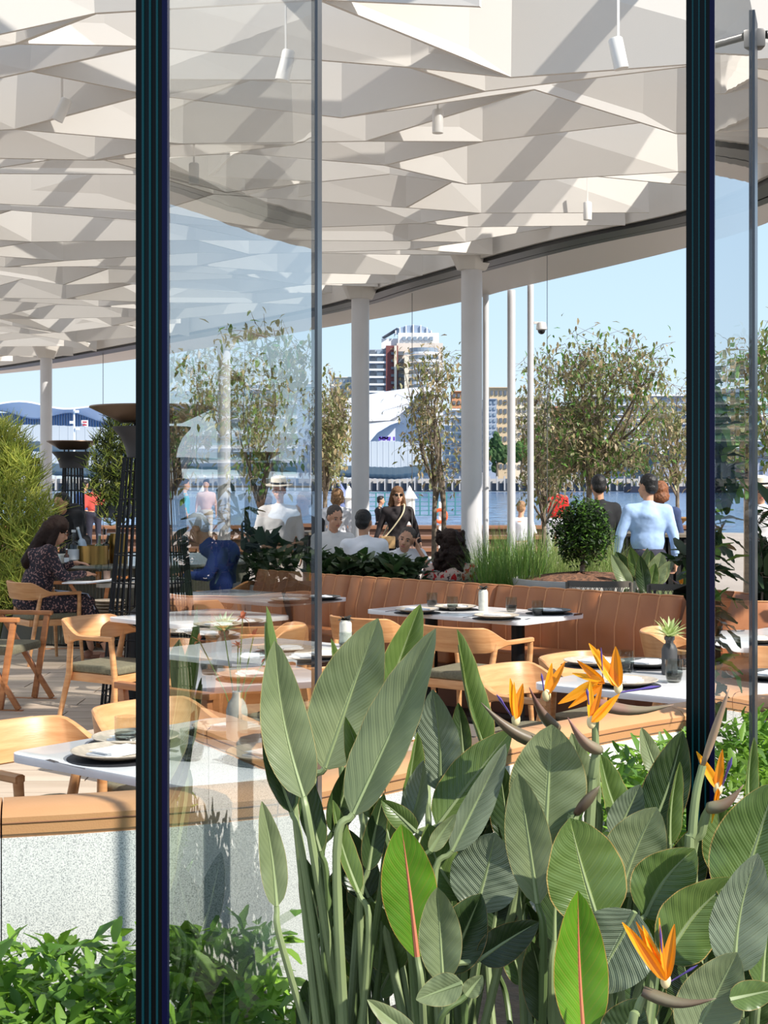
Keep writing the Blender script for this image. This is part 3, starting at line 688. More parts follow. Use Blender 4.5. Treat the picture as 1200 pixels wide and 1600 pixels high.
# ------------------------------------------------------------------ tableware
def mk_plate(name='dinner_plate', m=None, r=.148):
    o = empty(name); mb = MB(); mb.lathe([(0, .004), (r * .55, .0), (r * .62, .004), (r * .97, .020), (r, .024), (r * .97, .026), (r * .64, .010), (0, .008)], n=36); mb.build('dish', m or M_plate, o)
    return o
def placed(fn, pool={}):
    pass
KIT = {}
def kit(kind):
    if kind in KIT: return KIT[kind]
    if kind == 'plate': o = mk_plate()
    elif kind == 'dark_plate': o = mk_plate('dinner_plate', M_plated)
    elif kind == 'mat': o = MB().lathe([(0, 0), (.158, 0), (.160, .0015), (.158, .003), (0, .003)], n=36).mesh('placemat', M_matd)
    elif kind == 'napkin':
        mb = MB(); rr = random.Random(3); rows = []
        for lay in range(2):
            mb.box((lay * .004, -lay * .004, .004 + .008 * lay), (.17 - .02 * lay, .10 - .015 * lay, .007), rz=R(lay * 4))
        nx = 10
        rows = [[Vector((-.08 + .16 * i / nx, -.045 + .09 * j / 6, .0165 + .006 * math.sin(i * .9 + j * .5) * (1 if 0 < j < 6 and 0 < i < nx else 0))) for i in range(nx + 1)] for j in range(7)]
        mb.grid(rows); o = mb.mesh('napkin', M_napkin)
    elif kind == 'fork':
        mb = MB(); mb.tube([(-.09, 0, .002), (-.03, 0, .0025), (.03, 0, .006), (.05, 0, .006)], [.0035, .0022, .0022, .006], 6, sq=.35)
        for k in range(4): mb.bar((.045, -.0075 + .005 * k, .006), (.09, -.0075 + .005 * k, .009), .0018, .0014)
        o = mb.mesh('fork', M_steel)
    elif kind == 'knife':
        mb = MB(); mb.tube([(-.10, 0, .004), (0, 0, .004)], [.005, .004], 6, sq=.5); mb.bar((0, 0, .004), (.10, 0, .004), .0015, .013); o = mb.mesh('knife', M_steel)
    elif kind == 'glass':
        o = empty('tumbler'); mb = MB(); mb.lathe([(.028, .022), (.036, .035), (.0385, .055), (.0385, .100), (.0370, .100), (.0370, .055), (.034, .036), (.026, .024)], n=24); mb.build('rim', M_glass, o)
        mb = MB(); mb.lathe([(0, .001), (.024, .0), (.032, .008), (.0375, .030), (.0388, .045), (.037, .045), (.030, .014), (0, .012)], n=24); mb.build('smoked_base', M_smoke, o)
    KIT[kind] = o; return o
firstuse = set()
def put(kind, p, rz=0, lab=None, cat=None, grp=None, dz=0, name=None):
    k = kit(kind); loc = (p[0], p[1], .7402 + dz)
    if isinstance(k, bpy.types.Mesh):
        o = link(k.name, k, None, loc, (0, 0, rz))
    elif kind not in firstuse:
        firstuse.add(kind); o = k; o.location = loc; o.rotation_euler = (0, 0, rz)
    else: o = dup(k, loc, rz)
    return tag(o, lab, cat, grp)
def setting(px, py, where, rz=0, mat_=True, napkin=True, fork=(-.2, -.05), dark=False, forks=True, rzn=None):
    p = G(px, py, .765)
    if mat_: put('mat', p, rz, 'round charcoal placemat under the plate ' + where, 'placemat', 'round charcoal placemats')
    put('dark_plate' if dark else 'plate', p, rz, ('dark' if dark else 'beige') + ' stoneware plate ' + where, 'plate', 'stoneware plates', dz=.0035)
    if napkin: put('napkin', p, rz if rzn is None else rzn, 'folded white napkin on the plate ' + where, 'napkin', 'folded napkins', dz=.014)
    if forks:
        c, s = math.cos(rz), math.sin(rz)
        put('fork', (p.x + c * fork[0] - s * fork[1], p.y + s * fork[0] + c * fork[1]), rz + R(90), 'steel fork beside the plate ' + where, 'fork', 'steel forks')
        put('knife', (p.x - c * fork[0] - s * fork[1], p.y - s * fork[0] + c * fork[1]), rz + R(90), 'steel knife beside the plate ' + where, 'knife', 'steel knives')
def glass(px, py, where):
    put('glass', G(px, py, .74), rnd.random(), 'clear tumbler with smoked base ' + where, 'glass', 'tumblers with smoked bases')
# front left table
setting(183, 1172, 'nearest the left fin edge, front left table', R(51), fork=(-.19, .02))
setting(212, 1150, 'at the back of the front left table', R(51), forks=False)
setting(425, 1174, 'behind the foreground stems, front left table', R(51), fork=(-.15, .02))
setting(365, 1133, 'beside the bud vase, front left table', R(51), forks=False)
glass(300, 1188, 'alone at the near corner of the front left table')
glass(389, 1164, 'touching the bud vase on the front left table')
glass(197, 1166, 'half hidden by the left fin edge')
put('napkin', G(624, 1156, .74), R(51), 'folded white napkin at the right corner of the front left table', 'napkin', 'folded napkins', .004)
# table B
setting(928, 1032, 'left of the tall orange flowers, sunlit table', R(51), forks=False)
setting(975, 1062, 'right of the tall orange flowers, sunlit table', R(51), fork=(-.17, -.02))
setting(1010, 1034, 'left of the black bottle vase, sunlit table', R(51), forks=False, dark=True)
setting(1205, 1052, 'at the right frame edge, sunlit table', R(51), dark=True, forks=False)
glass(978, 1050, 'left of the black bottle vase')
glass(1053, 1066, 'in front of the black bottle vase')
glass(1066, 1046, 'right of the black bottle vase, by the fin edge')
# table C (right rear)
setting(1135, 1000, 'behind the right glass fin', R(51), forks=False)
setting(1178, 997, 'just right of the right glass fin', R(51), forks=False)
glass(1160, 997, 'behind the right glass fin')
# table D
setting(652, 952, 'at the left of the long shaded table', R(-42), fork=(.2, 0))
setting(712, 947, 'behind the left plate of the long shaded table', R(-42), forks=False)
setting(776, 961, 'before the pale vase of the long shaded table', R(-42), fork=(.2, 0))
setting(858, 953, 'at the right of the long shaded table', R(-42), fork=(-.2, 0), dark=True)
glass(675, 948, 'at the left of the long shaded table')
glass(707, 955, 'left of the pale vase on the long shaded table')
glass(799, 956, 'right of the pale vase on the long shaded table')
glass(840, 962, 'near the right corner of the long shaded table')
# table E, F, G
setting(505, 1020, 'by the small dark-leaved vase', R(51), forks=False)
setting(446, 1012, 'behind the tall left leaves', R(51), forks=False)
glass(541, 1018, 'before the small dark-leaved vase')
setting(502, 932, 'at the far left end of the banquette', R(-42), forks=False, dark=True)
setting(452, 936, 'through the fin, far end of banquette', R(-42), forks=False)
setting(340, 975, 'through the fin, table beside the heater', R(46), forks=False)
setting(375, 970, 'through the fin, right plate of that table', R(46), forks=False)
# vases
def vase(px, py, lab, prof, m, z=.7402):
    p = G(px, py, z); o = empty('vase', (p.x, p.y, z), 0, lab, 'vase', 'small table vases'); mb = MB(); mb.lathe(prof, n=24); mb.build('vessel', m, o); return o
pale = [(0, 0), (.030, 0), (.033, .006), (.033, .125), (.030, .135), (.026, .14), (.026, .145), (.022, .145), (.022, .03), (0, .03)]
v1 = vase(755, 954, 'pale ribbed cylinder vase on the long shaded table', pale, M_stonev)
v2 = vase(540, 1011, 'pale cylinder vase with small dark leaves, left of centre', pale, M_stonev)
v3 = vase(370, 1155, 'pale bottle vase with orange and pink stems, front left table', [(0, 0), (.034, 0), (.037, .008), (.037, .10), (.03, .125), (.016, .145), (.016, .165), (.012, .165), (.012, .03), (0, .03)], M_stonev)
v4 = vase(1046, 1054, 'black bottle vase with spiky pale green rosette', [(0, 0), (.034, 0), (.036, .006), (.036, .115), (.028, .135), (.018, .145), (.018, .155), (.024, .162), (.024, .175), (.018, .175), (.014, .15), (.02, .03), (0, .03)], M_grafv)
def small_leaf_mesh(name, m, L=.06, wd=.02, bend=.3, n=5):
    rows = []
    for i in range(n + 1):
        u = i / n; hw = wd / 2 * math.sin(math.pi * min(.98, u * .93 + .06)) ** .8; z = -bend * L * u * u
        rows.append([Vector((-hw, L * u, z + hw * .35)), Vector((0, L * u, z)), Vector((hw, L * u, z + hw * .35))])
    mb = MB(); mb.grid(rows, uv=True); return mb.mesh(name, m, 'all')
LM_dark = small_leaf_mesh('leaf', mat('dark_plum_leaf', (.16, .15, .12), .45), .045, .03)
for vv in (v1, v2):
    for k in range(9):
        a = k * 2.4; link('leaf', LM_dark, vv, (.01 * math.cos(a), .01 * math.sin(a), .14), (R(rnd.uniform(10, 60)), 0, a), (1, 1, 1))
LM_spike = small_leaf_mesh('leaf', mat('pale_green_succulent', (.70, .76, .50), .5, trans=.2), .10, .016, .15)
for k in range(34):
    a = k * 2.4; t = k / 34; link('leaf', LM_spike, v4, (.004 * math.cos(a), .004 * math.sin(a), .172), (R(75 - 60 * t), 0, a), (1, rnd.uniform(.8, 1.05), 1))
M_stem = mat('pale_green_stem', (.58, .64, .36), .5, trans=.1)
LM_bud = small_leaf_mesh('petal', mat('dusty_orange_petal', (.80, .42, .28), .6, trans=.2), .035, .012, .2)
for k, (dx, dy, h) in enumerate([(.02, 0, .30), (-.05, .02, .26), (.06, -.01, .24), (-.13, .0, .22), (.0, .02, .20), (.10, .02, .16)]):
    mb = MB(); mb.tube([(0, 0, .03), (dx * .3, dy, .16), (dx, dy * 2, .12 + h)], .0022, 5); st = mb.build('flower_stem', M_stem, v3)
    for q in range(14 if k == 0 else 7): link('petal', LM_bud, st, (dx, dy * 2, .115 + h), (R(rnd.uniform(-20, 75)), 0, q * 2.4), (1, rnd.uniform(.6, 1), 1))
# things on the woman's table and the service counter
# ------------------------------------------------------------------ service counter and what stands on it
ZC = .82
sc = empty('service_counter', (-2.75, 15.6, 0), 0, 'round fluted service counter behind the seated woman', 'counter')
mb = MB(); mb.lathe([(0, ZC - .035), (1.42, ZC - .035), (1.45, ZC - .02), (1.45, ZC), (0, ZC)], n=64); mb.build('worktop', mat('grey_stone_top', (.55, .56, .53), .25, noise=.1), sc)
mb = MB(); rows = []
for z in (.05, ZC - .036): rows.append([Vector(((1.32 + .018 * abs(math.cos(k * math.pi / 2))) * math.cos(2 * math.pi * k / 480), (1.32 + .018 * abs(math.cos(k * math.pi / 2))) * math.sin(2 * math.pi * k / 480), z)) for k in range(481)])
mb.grid(rows); mb.build('fluted_front', mat('grey_green_fluting', (.44, .43, .38), .5), sc, smooth=False)
mb = MB(); mb.lathe([(1.25, 0), (1.25, .06)], n=40); mb.build('plinth', M_black, sc)
def standing(name, px, d, z, lab, cat, grp=None): 
    p = Vector(((px - 600) / F * d, d, z)); return empty(name, p, 0, lab, cat, grp)
o = standing('brass_bucket', 145, 14.55, ZC, 'round brushed brass bucket holding bottles on the service counter', 'bucket')
mb = MB(); mb.lathe([(.0, .0), (.150, 0), (.152, .002), (.152, .185), (.146, .185), (.146, .02), (0, .02)], n=40); mb.build('drum', M_brass, o)
M_bot = clearglass('bottle_glass', (.80, .86, .88), 1.6)
def bottle(px, d, z, lab, m, tilt=0, h=.30, r=.038, rz=0):
    o = standing('bottle', px, d, z, lab, 'bottle', 'bottles on the service counter'); M = Matrix.Rotation(R(tilt), 3, 'Y')
    mb = MB(); mb.lathe([(0, 0), (r, 0), (r, h * .55), (r * .9, h * .6), (r * .36, h * .66), (r * .34, h * .94)], n=20, M=M); mb.build('glass_body', m, o)
    mb = MB(); mb.lathe([(r * .4, h * .93), (r * .4, h), (0, h)], n=14, M=M); mb.build('cap', mat('pale_cap', (.8, .82, .84), .4), o)
    mb = MB(); mb.lathe([(r * 1.02, h * .12), (r * 1.02, h * .42)], n=20, M=M); mb.build('label', mat('paper_label', (.78, .80, .82), .6), o); return o
bottle(136, 14.50, ZC + .04, 'clear bottle leaning left in the brass bucket', mat('pale_blue_bottle', (.68, .74, .80), .12, spec=.8), -16, .34)
bottle(153, 14.55, ZC + .03, 'green-tinted bottle in the brass bucket', mat('green_bottle', (.40, .45, .32), .12, spec=.8), 4, .27)
bottle(160, 14.62, ZC + .04, 'dark slanting bottle at the right of the brass bucket', mat('dark_bottle', (.10, .10, .09), .15, spec=.8), 14, .27)
bottle(115, 14.45, ZC + .012, 'tall clear glass carafe on the dark tray', M_bot, 0, .33, .055)
bottle(104, 14.35, ZC + .012, 'small brown bottle with a paper label on the dark tray', mat('brown_bottle', (.25, .13, .07), .2), 0, .15, .024)
o = standing('tray', 112, 14.42, ZC, 'dark oval tray under the carafe on the service counter', 'tray'); o.name = 'serving_tray'
mb = MB(); mb.lathe([(0, 0), (.15, 0), (.165, .012), (.158, .012), (.145, .005), (0, .005)], n=32); mb.v = [(p[0] * 1.2, p[1] * .7, p[2]) for p in mb.v]; mb.build('dish', M_black, o)
o = standing('brass_stand', 184, 14.75, ZC, 'brushed brass stand with a dark round planter tray above the counter', 'stand')
mb = MB(); mb.lathe([(0, 0), (.10, 0), (.10, .30), (0, .30)], n=32); mb.build('base_drum', M_brass, o)
mb = MB(); mb.tube([(0, 0, .30), (0, 0, .46)], .02, 14); mb.build('post', M_brass, o)
mb = MB(); mb.lathe([(0, .46), (.20, .46), (.225, .47), (.225, .58), (.215, .58), (.215, .56), (0, .56)], n=40); mb.build('planter_tray', mat('slate_blue_metal', (.20, .21, .24), .45), o)
TRAY = (o.location.x, o.location.y, ZC + .56)
# woman's table: menu, drinks, food
o = standing('menu_folder', 140, 12.98, .7405, 'open white menu on the pale stone table', 'menu')
mb = MB(); mb.box((-.11, 0, .006), (.21, .28, .008)); mb.build('page', M_napkin, o); mb = MB(); mb.box((.11, 0, .018), (.21, .28, .008), M=Matrix.Rotation(R(-6), 3, 'Y')); mb.build('page', M_napkin, o)
o = standing('beer_glass', 154, 13.15, .7405, 'glass of amber drink with lime on the pale stone table', 'glass')
mb = MB(); mb.lathe([(0, 0), (.026, 0), (.034, .15), (.032, .15), (.026, .01), (0, .01)], n=20); mb.build('tumbler', M_glass, o); mb = MB(); mb.lathe([(0, .012), (.024, .012), (.029, .09), (0, .09)], n=18); mb.build('drink', mat('amber_drink', (.72, .42, .14), .2, trans=.3), o)
o = standing('beer_glass', 167, 13.1, .7405, 'pale pink iced drink beside the amber glass', 'glass'); o.name = 'iced_drink'
mb = MB(); mb.lathe([(0, 0), (.03, 0), (.036, .14), (.034, .14), (.028, .01), (0, .01)], n=20); mb.build('tumbler', M_glass, o); mb = MB(); mb.lathe([(0, .012), (.028, .012), (.032, .10), (0, .10)], n=18); mb.build('drink', mat('pink_drink', (.80, .64, .58), .3, trans=.3), o)
mb = MB(); mb.tube([(0, 0, .03), (.02, 0, .20)], .004, 6); mb.build('straw', M_black, o)
o = standing('food_bowl', 192, 13.2, .7405, 'plate of food on the pale stone table near the heater cage', 'food')
mb = MB(); mb.lathe([(0, 0), (.07, 0), (.12, .02), (.11, .022), (.06, .008), (0, .008)], n=28); mb.build('plate', M_plated, o)
mb = MB()
for k in range(14): mb.ell((rnd.uniform(-.06, .06), rnd.uniform(-.06, .06), .025 + rnd.uniform(0, .02)), (.022, .018, .014), 8, 5)
tag(mb.build('food', mat('fried_food', (.78, .48, .22), .7, noise=.3, nscale=30), o), kind='stuff')
for k, nth in enumerate(('lowest', 'second lowest', 'third from the bottom', 'middle', 'third from the top', 'second highest', 'topmost')):
    o = standing('stacked_plate', 170, 14.05, .30 + k * .03, nth + ' plate of the pile on the low shelf under the stone table', 'plate', 'plates piled under the stone table')
    mb = MB(); mb.lathe([(0, 0), (.10, 0), (.155, .024), (.15, .027), (.09, .005), (0, .005)], n=28); mb.build('dish', M_plate, o)
o = standing('low_shelf', 170, 14.05, 0, 'dark low shelf carrying the pile of plates', 'shelf'); mb = MB(); mb.box((0, 0, .28), (.5, .22, .03)); mb.build('board', M_black, o)
for s in (-1, 1): mb = MB(); mb.box((s * .22, 0, .132), (.03, .2, .264)); mb.build('side', M_black, o)

# ------------------------------------------------------------------ patio heaters
def heater(px, d, lab, rd=.43, zd=2.13, wide=.0, ps=1.0):
    o = empty('patio_heater', ((px - 600) / F * d, d, 0), 0, lab, 'heater', 'tall patio heaters with wire cages')
    mb = MB(); mb.lathe([(0, zd + .02), (rd * .3, zd + .025), (rd, zd + .03), (rd + .005, zd + .02), (rd * .55, zd - .075), (rd * .5, zd - .085), (0, zd - .085)], n=48); mb.build('reflector', mat('heater_reflector', (.42, .34, .27), .35, metal=.6), o)
    for k in range(3):
        a = k * 2.094 + .4; mb = MB(); mb.tube([(.17 * math.cos(a), .17 * math.sin(a), zd - .08), (.17 * math.cos(a), .17 * math.sin(a), zd - .12)], .01, 6); mb.build('strut', M_black, o)
    mb = MB(); mb.lathe([(0, zd - .115), (.275, zd - .115), (.27, zd - .13), (.215, zd - .19), (.185, zd - .26), (.17, zd - .33), (0, zd - .33)], n=40); mb.build('burner_head', mat('graphite_metal', (.20, .20, .21), .5, metal=.3), o)
    # tapering wire cage
    zt, zb = zd - .33, .06; rt, rb = (.195 if rd > .4 else .13), (.35 if rd > .4 else .19); NW = 32 if rd > .4 else 20
    for k in range(NW):
        a = 2 * math.pi * k / NW; mb = MB(); mb.bar((rt * math.cos(a), rt * math.sin(a), zt), (rb * math.cos(a), rb * math.sin(a), zb), .011 * ps, .011 * ps); mb.build('cage_wire', M_black, o, smooth=False)
    for k in range(9):
        z = zt + (zb - zt) * (k + .5) / 9; r = rt + (rb - rt) * (k + .5) / 9
        mb = MB(); mb.tube([(r * math.cos(2 * math.pi * i / 32), r * math.sin(2 * math.pi * i / 32), z) for i in range(33)], .0055 * ps, 5, cap=False); mb.build('cage_ring', M_black, o)
    mb = MB(); mb.lathe([(.06, .75), (.06, zt)], n=24); mb.build('flame_tube', M_glass, o)
    mb = MB(); mb.lathe([(0, .06), (.20, .06), (.17, .70), (.10, .76), (0, .76)], n=28); mb.build('gas_housing', M_black, o)
    mb = MB(); mb.box((0, 0, .03), (.70, .70, .06)); mb.build('base', M_black, o, bevel=.01)
    return o
heater(237, 10.35, 'nearest tall patio heater, its disc and cage split by the left fin edge')
heater(114, 19.5, 'slim patio heater with a full disc visible left of the fin', .34, 2.15, ps=1.2)
heater(54, 27, 'farthest small patio heater beside the left column', .30, 2.05)
heater(400, 20.5, 'patio heater seen through the left glass fin', .34, 2.02, ps=1.2)

# ------------------------------------------------------------------ foliage builders
def leaf3(L, wd, fold=.35, bend=.25, n=3):
    rows = []
    for i in range(n + 1):
        u = i / n; hw = wd / 2 * (math.sin(math.pi * min(.97, .08 + .86 * u)) ** .8); z = -bend * L * u * u
        rows.append([(-hw, L * u, z + hw * fold), (0, L * u, z), (hw, L * u, z + hw * fold)])
    return rows
def add_leaf(mb, p, M, L, wd, fold=.35, bend=.25, n=3):
    rows = [[M @ Vector(q) + p for q in r] for r in leaf3(L, wd, fold, bend, n)]
    mb.grid(rows, uv=True)
def rotm(r, tiltlo=-30, tilthi=70):
    return (Euler((R(r.uniform(tiltlo, tilthi)), R(r.uniform(-25, 25)), 0)).to_matrix().to_4x4())
def rand_rot(r, lo=-30, hi=70):
    return Matrix.Rotation(r.uniform(0, 6.283), 3, 'Z') @ Matrix.Rotation(R(r.uniform(lo, hi)), 3, 'X') @ Matrix.Rotation(R(r.uniform(-30, 30)), 3, 'Y')
def hedge(name, lab, cat, path, width, z0, z1, nstuff, npart, L, wd, mats, seed, lo=-20, hi=60, grp=None, jitter=.08, core=True, corem=None):
    """leafy mass along a plan path; npart single leaves on its visible side, the rest as stuff"""
    r = random.Random(seed); root = empty(name, (0, 0, 0), 0, lab, cat, grp)
    P = [Vector((a, b, 0)) for a, b in path]
    def pt(surf):
        k = r.random() * (len(P) - 1); i = int(k); p = P[i] + (P[i + 1] - P[i]) * (k - i); t = (P[i + 1] - P[i]).normalized(); nn = Vector((-t.y, t.x, 0))
        o = r.uniform(-1, 1); top = z1 - (z1 - z0) * .25 * abs(o) ** 2
        z = (top + r.uniform(-jitter, jitter * .6)) if surf else z0 + (top - z0) * r.random() ** .5
        return p + nn * o * width / 2 + Vector((0, 0, z))
    if core:
        rows = []
        for i, p in enumerate(P):
            t = (P[min(i + 1, len(P) - 1)] - P[max(i - 1, 0)]).normalized(); nn = Vector((-t.y, t.x, 0)) * width / 2
            zc = z0 + (z1 - z0) * .6
            rows.append([p - nn + Vector((0, 0, z0 - .02)), p - nn * .8 + Vector((0, 0, zc - .05)), p + Vector((0, 0, zc)), p + nn * .8 + Vector((0, 0, zc - .05)), p + nn + Vector((0, 0, z0 - .02))])
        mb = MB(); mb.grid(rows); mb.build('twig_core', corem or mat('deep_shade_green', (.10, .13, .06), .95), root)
    for mi, m in enumerate(mats):
        mb = MB()
        for _ in range(nstuff // len(mats)): s = r.uniform(.7, 1.15); add_leaf(mb, pt(r.random() < .5), rand_rot(r, lo, hi), L * s, wd * s, n=2)
        tag(mb.build('foliage', m, root, smooth='all'), kind='stuff')
    ms = [MB().grid([[Vector(q) for q in rr] for rr in leaf3(L, wd, .3, bd)], uv=True).mesh('leaf', m, 'all') for m in mats for bd in (.15, .4)]
    for _ in range(npart):
        p = pt(True); s = r.uniform(.75, 1.2); o = link('leaf', r.choice(ms), root, p, (R(r.uniform(lo, hi)), R(r.uniform(-30, 30)), r.uniform(0, 6.283)), (s, s, s))
        o.rotation_mode = 'XYZ'
    return root
def tree(name, lab, base, crowns, d, nb, nl, L, mats, seed, trunk_r=.03, fork=None, dd=1.2, grp='young street trees', leafw=.5, trunks=1, spread=.08):
    """base: world point of the trunk foot; crowns: (px, py, rx, ry) ellipses as seen, at distance d"""
    r = random.Random(seed); root = empty(name, base, 0, lab, 'tree', grp); B = Vector(base)
    fk = fork or (B + Vector((0, 0, 1.3)))
    mb = MB(); Fk = Vector(fk) - B
    tops = []
    for k in range(trunks):
        off = Vector(((k - (trunks - 1) / 2) * spread, 0, 0)); pts = smoothpath([off, off + Fk * .35 + Vector((r.uniform(-.03, .03), 0, 0)), Fk * .7 + off * .8, Fk + off * .6], 4)
        mb = MB(); mb.tube(pts, [trunk_r * (1 - .35 * i / (len(pts) - 1)) for i in range(len(pts))], 9); mb.build('trunk', M_tree, root); tops.append(Fk + off * .6)
    bb = MB(); lm = [MB() for _ in mats]; limbs = []
    tot = sum(c[2] * c[3] for c in crowns)
    for cx, cy, rx, ry in crowns:
        for _ in range(max(2, int(nb * rx * ry / tot))):
            a = r.uniform(0, 6.283); q = r.random() ** .5
            t = W(cx + rx * q * math.cos(a), cy + ry * q * math.sin(a), d) + Vector((0, r.uniform(-dd, dd), 0)) - B
            main = len(limbs) < max(4, nb // 9) or r.random() < .05
            s = r.choice(tops); s = s + Vector((0, 0, r.uniform(-.25, .0) * Fk.length)); r0 = trunk_r * .55
            if t.z < s.z - .1: s = Vector((s.x * .9, 0, max(.2, t.z - .25)))
            if not main:
                lp = min(limbs, key=lambda q: min((v - t).length for v in q[2:])); s = min(lp[2:-1], key=lambda v: (v - t).length + max(0, v.z - t.z) * 2).copy(); r0 = trunk_r * .16
            mid = s.lerp(t, .45) + Vector((r.uniform(-.14, .14), r.uniform(-.12, .12), r.uniform(.0, .12))) * min(1, (t - s).length)
            pts = smoothpath([s, mid, t], 4); bb.tube(pts, [max(.0025, r0 * (1 - .85 * i / (len(pts) - 1))) for i in range(len(pts))], 5)
            if main: limbs.append(pts)
            nn = max(3, nl // nb)
            for k in range(nn):
                u = r.random() ** .6; f = u * (len(pts) - 1); i = min(int(f), len(pts) - 2); p = pts[i].lerp(pts[i + 1], f - i)
                tw = p + Vector((r.gauss(0, .14), r.gauss(0, .16), r.gauss(.0, .11)))
                if k % 4 == 0: bb.tube([p, tw], [.004, .0015], 3, cap=False)
                s_ = r.uniform(.6, 1.2)
                add_leaf(r.choice(lm), tw, rand_rot(r, -80, 20), L * s_, L * leafw * s_, .3, .3, 2)
    bb.build('branches', M_tree, root)
    for m, x in zip(mats, lm):
        if x.f: tag(x.build('foliage', m, root, smooth='all'), kind='stuff')
    return root
def G0(px, d): return ((px - 600) / F * d, d, 0)
def lfm(n, c, trans=.25, rough=.5): return mat(n, c, rough, noise=.25, nscale=3, trans=trans)
GR1, GR2, GR3 = lfm('bright_green_leaf', (.55, .72, .24)), lfm('mid_green_leaf', (.40, .57, .22)), lfm('deep_green_leaf', (.18, .28, .13))
SG1, SG2, SG3 = lfm('sage_leaf', (.62, .62, .44)), lfm('olive_leaf', (.50, .53, .30)), lfm('bronze_leaf', (.70, .62, .46))
# shrubs by the granite bench
hedge('low_shrub', 'bright green leafy shrub bed in front of the granite bench, bottom left corner', 'shrub', [(-1.2, 2.95), (-.8, 3.0), (-.45, 3.08), (-.22, 3.15)], .55, .30, .60, 2400, 300, .062, .026, [GR1, GR1, GR2], 3, core=False, grp='leafy shrub beds', jitter=.10, lo=-10, hi=75)
hedge('low_shrub', 'fresh green leafy shrub beside the granite bench, between flowers and right fin', 'shrub', [(.55, 3.95), (.85, 4.3), (1.1, 4.6), (1.35, 4.85)], .4, .30, .80, 2600, 300, .060, .022, [GR1, GR1, GR2], 4, core=False, grp='leafy shrub beds', jitter=.12, lo=-10, hi=80)
hedge('low_shrub', 'fresh green leafy shrub at the right edge behind the single orange flower', 'shrub', [(1.22, 3.75), (1.5, 4.05), (1.9, 4.35)], .4, .30, .84, 2200, 260, .060, .022, [GR1, GR2, GR2], 5, core=False, grp='leafy shrub beds', jitter=.12, lo=-10, hi=80)
# planter behind the banquette
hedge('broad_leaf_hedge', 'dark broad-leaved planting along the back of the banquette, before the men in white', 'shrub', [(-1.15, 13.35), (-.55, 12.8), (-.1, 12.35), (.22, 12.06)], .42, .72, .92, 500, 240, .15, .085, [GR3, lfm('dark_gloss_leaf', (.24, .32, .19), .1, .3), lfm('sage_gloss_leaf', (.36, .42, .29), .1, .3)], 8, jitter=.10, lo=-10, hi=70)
pl = MB(); pl.prism([(-1.45, 13.3), (-.38, 12.22), (.75, 11.17), (1.9, 10.1), (2.1, 10.45), (1.2, 11.4), (.25, 12.3), (-1.1, 13.75)], .0, .72); o = pl.build('planter_box', M_concrete, bevel=.01); tag(o, 'long low concrete planter behind the ribbed banquette', 'planter')
def grass(lab, px0, px1, d0, d1, z0, n, h, mats, seed, kind='ornamental_grass'):
    r = random.Random(seed); root = empty(kind, G0((px0 + px1) / 2, (d0 + d1) / 2), 0, lab, 'grass', 'ornamental grasses'); B = root.location
    mbs = [MB() for _ in mats]
    for _ in range(n):
        d = r.uniform(d0, d1); x = (r.uniform(px0, px1) - 600) / F * d; a = r.uniform(0, 6.283); hh = h * r.uniform(.6, 1.1); sp = hh * r.uniform(.05, .5)
        p = Vector((x, d, z0)) - B; dx = Vector((math.cos(a), math.sin(a), 0)) * sp; side = Vector((-math.sin(a), math.cos(a), 0)) * .006
        rows = []
        for i in range(5):
            u = i / 4; c = p + dx * u * u + Vector((0, 0, hh * (u - .18 * u * u * (sp / hh) * 3))); wv = side * (1 - u * .92); rows.append([c - wv, c + wv])
        r.choice(mbs).grid(rows)
    for m, x in zip(mats, mbs): tag(x.build('blades', m, root, smooth='all'), kind='stuff')
    return root
GA, GB = lfm('grass_green', (.52, .62, .30)), lfm('grass_pale', (.70, .74, .48))
grass('tall fine green grass right of the big pale column', 748, 845, 12.3, 14.2, .30, 2600, .95, [GA, GR2], 11)
grass('tall pale green grass behind the round shrub planter', 850, 965, 13.8, 15.2, .35, 2000, .85, [GB, GA], 12)
# round concrete planter with bush and mulch
o = empty('round_planter', G0(907, 12.4), 0, 'round pale concrete planter with bark mulch under the dark green bush', 'planter')
zp = EYE - 148 / F * 12.4
mb = MB(); mb.lathe([(0, .1), (.42, .1), (.56, zp - .1), (.575, zp - .03), (.575, zp), (.53, zp), (.52, zp - .04)], n=56); mb.build('bowl', M_concrete, o)
mb = MB(); mb.lathe([(0, zp + .05), (.3, zp + .03), (.53, zp - .03)], n=40); mb.v = [(p[0], p[1], p[2] + rnd.uniform(-.008, .012)) for p in mb.v]; tag(mb.build('bark_mulch', M_bark, o), kind='stuff')
bc = W(909, 842, 12.4); rb_ = random.Random(5)
o = empty('bushy_shrub', (bc.x, 12.4, zp + .03), 0, 'dense rounded dark green shrub in the round concrete planter', 'shrub'); B = o.location
mb = MB(); mb.tube(smoothpath([(0, 0, 0), (.01, 0, .12), (0, 0, .35)], 4), [.022] * 8 + [.014], 8); mb.build('trunk', M_tree, o)
mbs = [MB(), MB(), MB()]; br = MB()
for k in range(5200):
    a, ph = rb_.uniform(0, 6.283), math.acos(rb_.uniform(-1, 1)); q = rb_.random() ** .35
    lump = 1 + .16 * math.sin(a * 3 + ph * 4) + .08 * math.sin(a * 7)
    p = Vector((.25 * q * lump * math.sin(ph) * math.cos(a), .25 * q * lump * math.sin(ph) * math.sin(a), (.27 * q * lump * math.cos(ph) + .36)))
    add_leaf(rb_.choice(mbs), p, rand_rot(rb_, -50, 50), .036, .020, .3, .2, 2)
    if k % 90 == 0: br.tube([(0, 0, .3), p * .6 + Vector((0, 0, .12)), p], [.007, .004, .002], 4)
br.build('branches', M_tree, o)
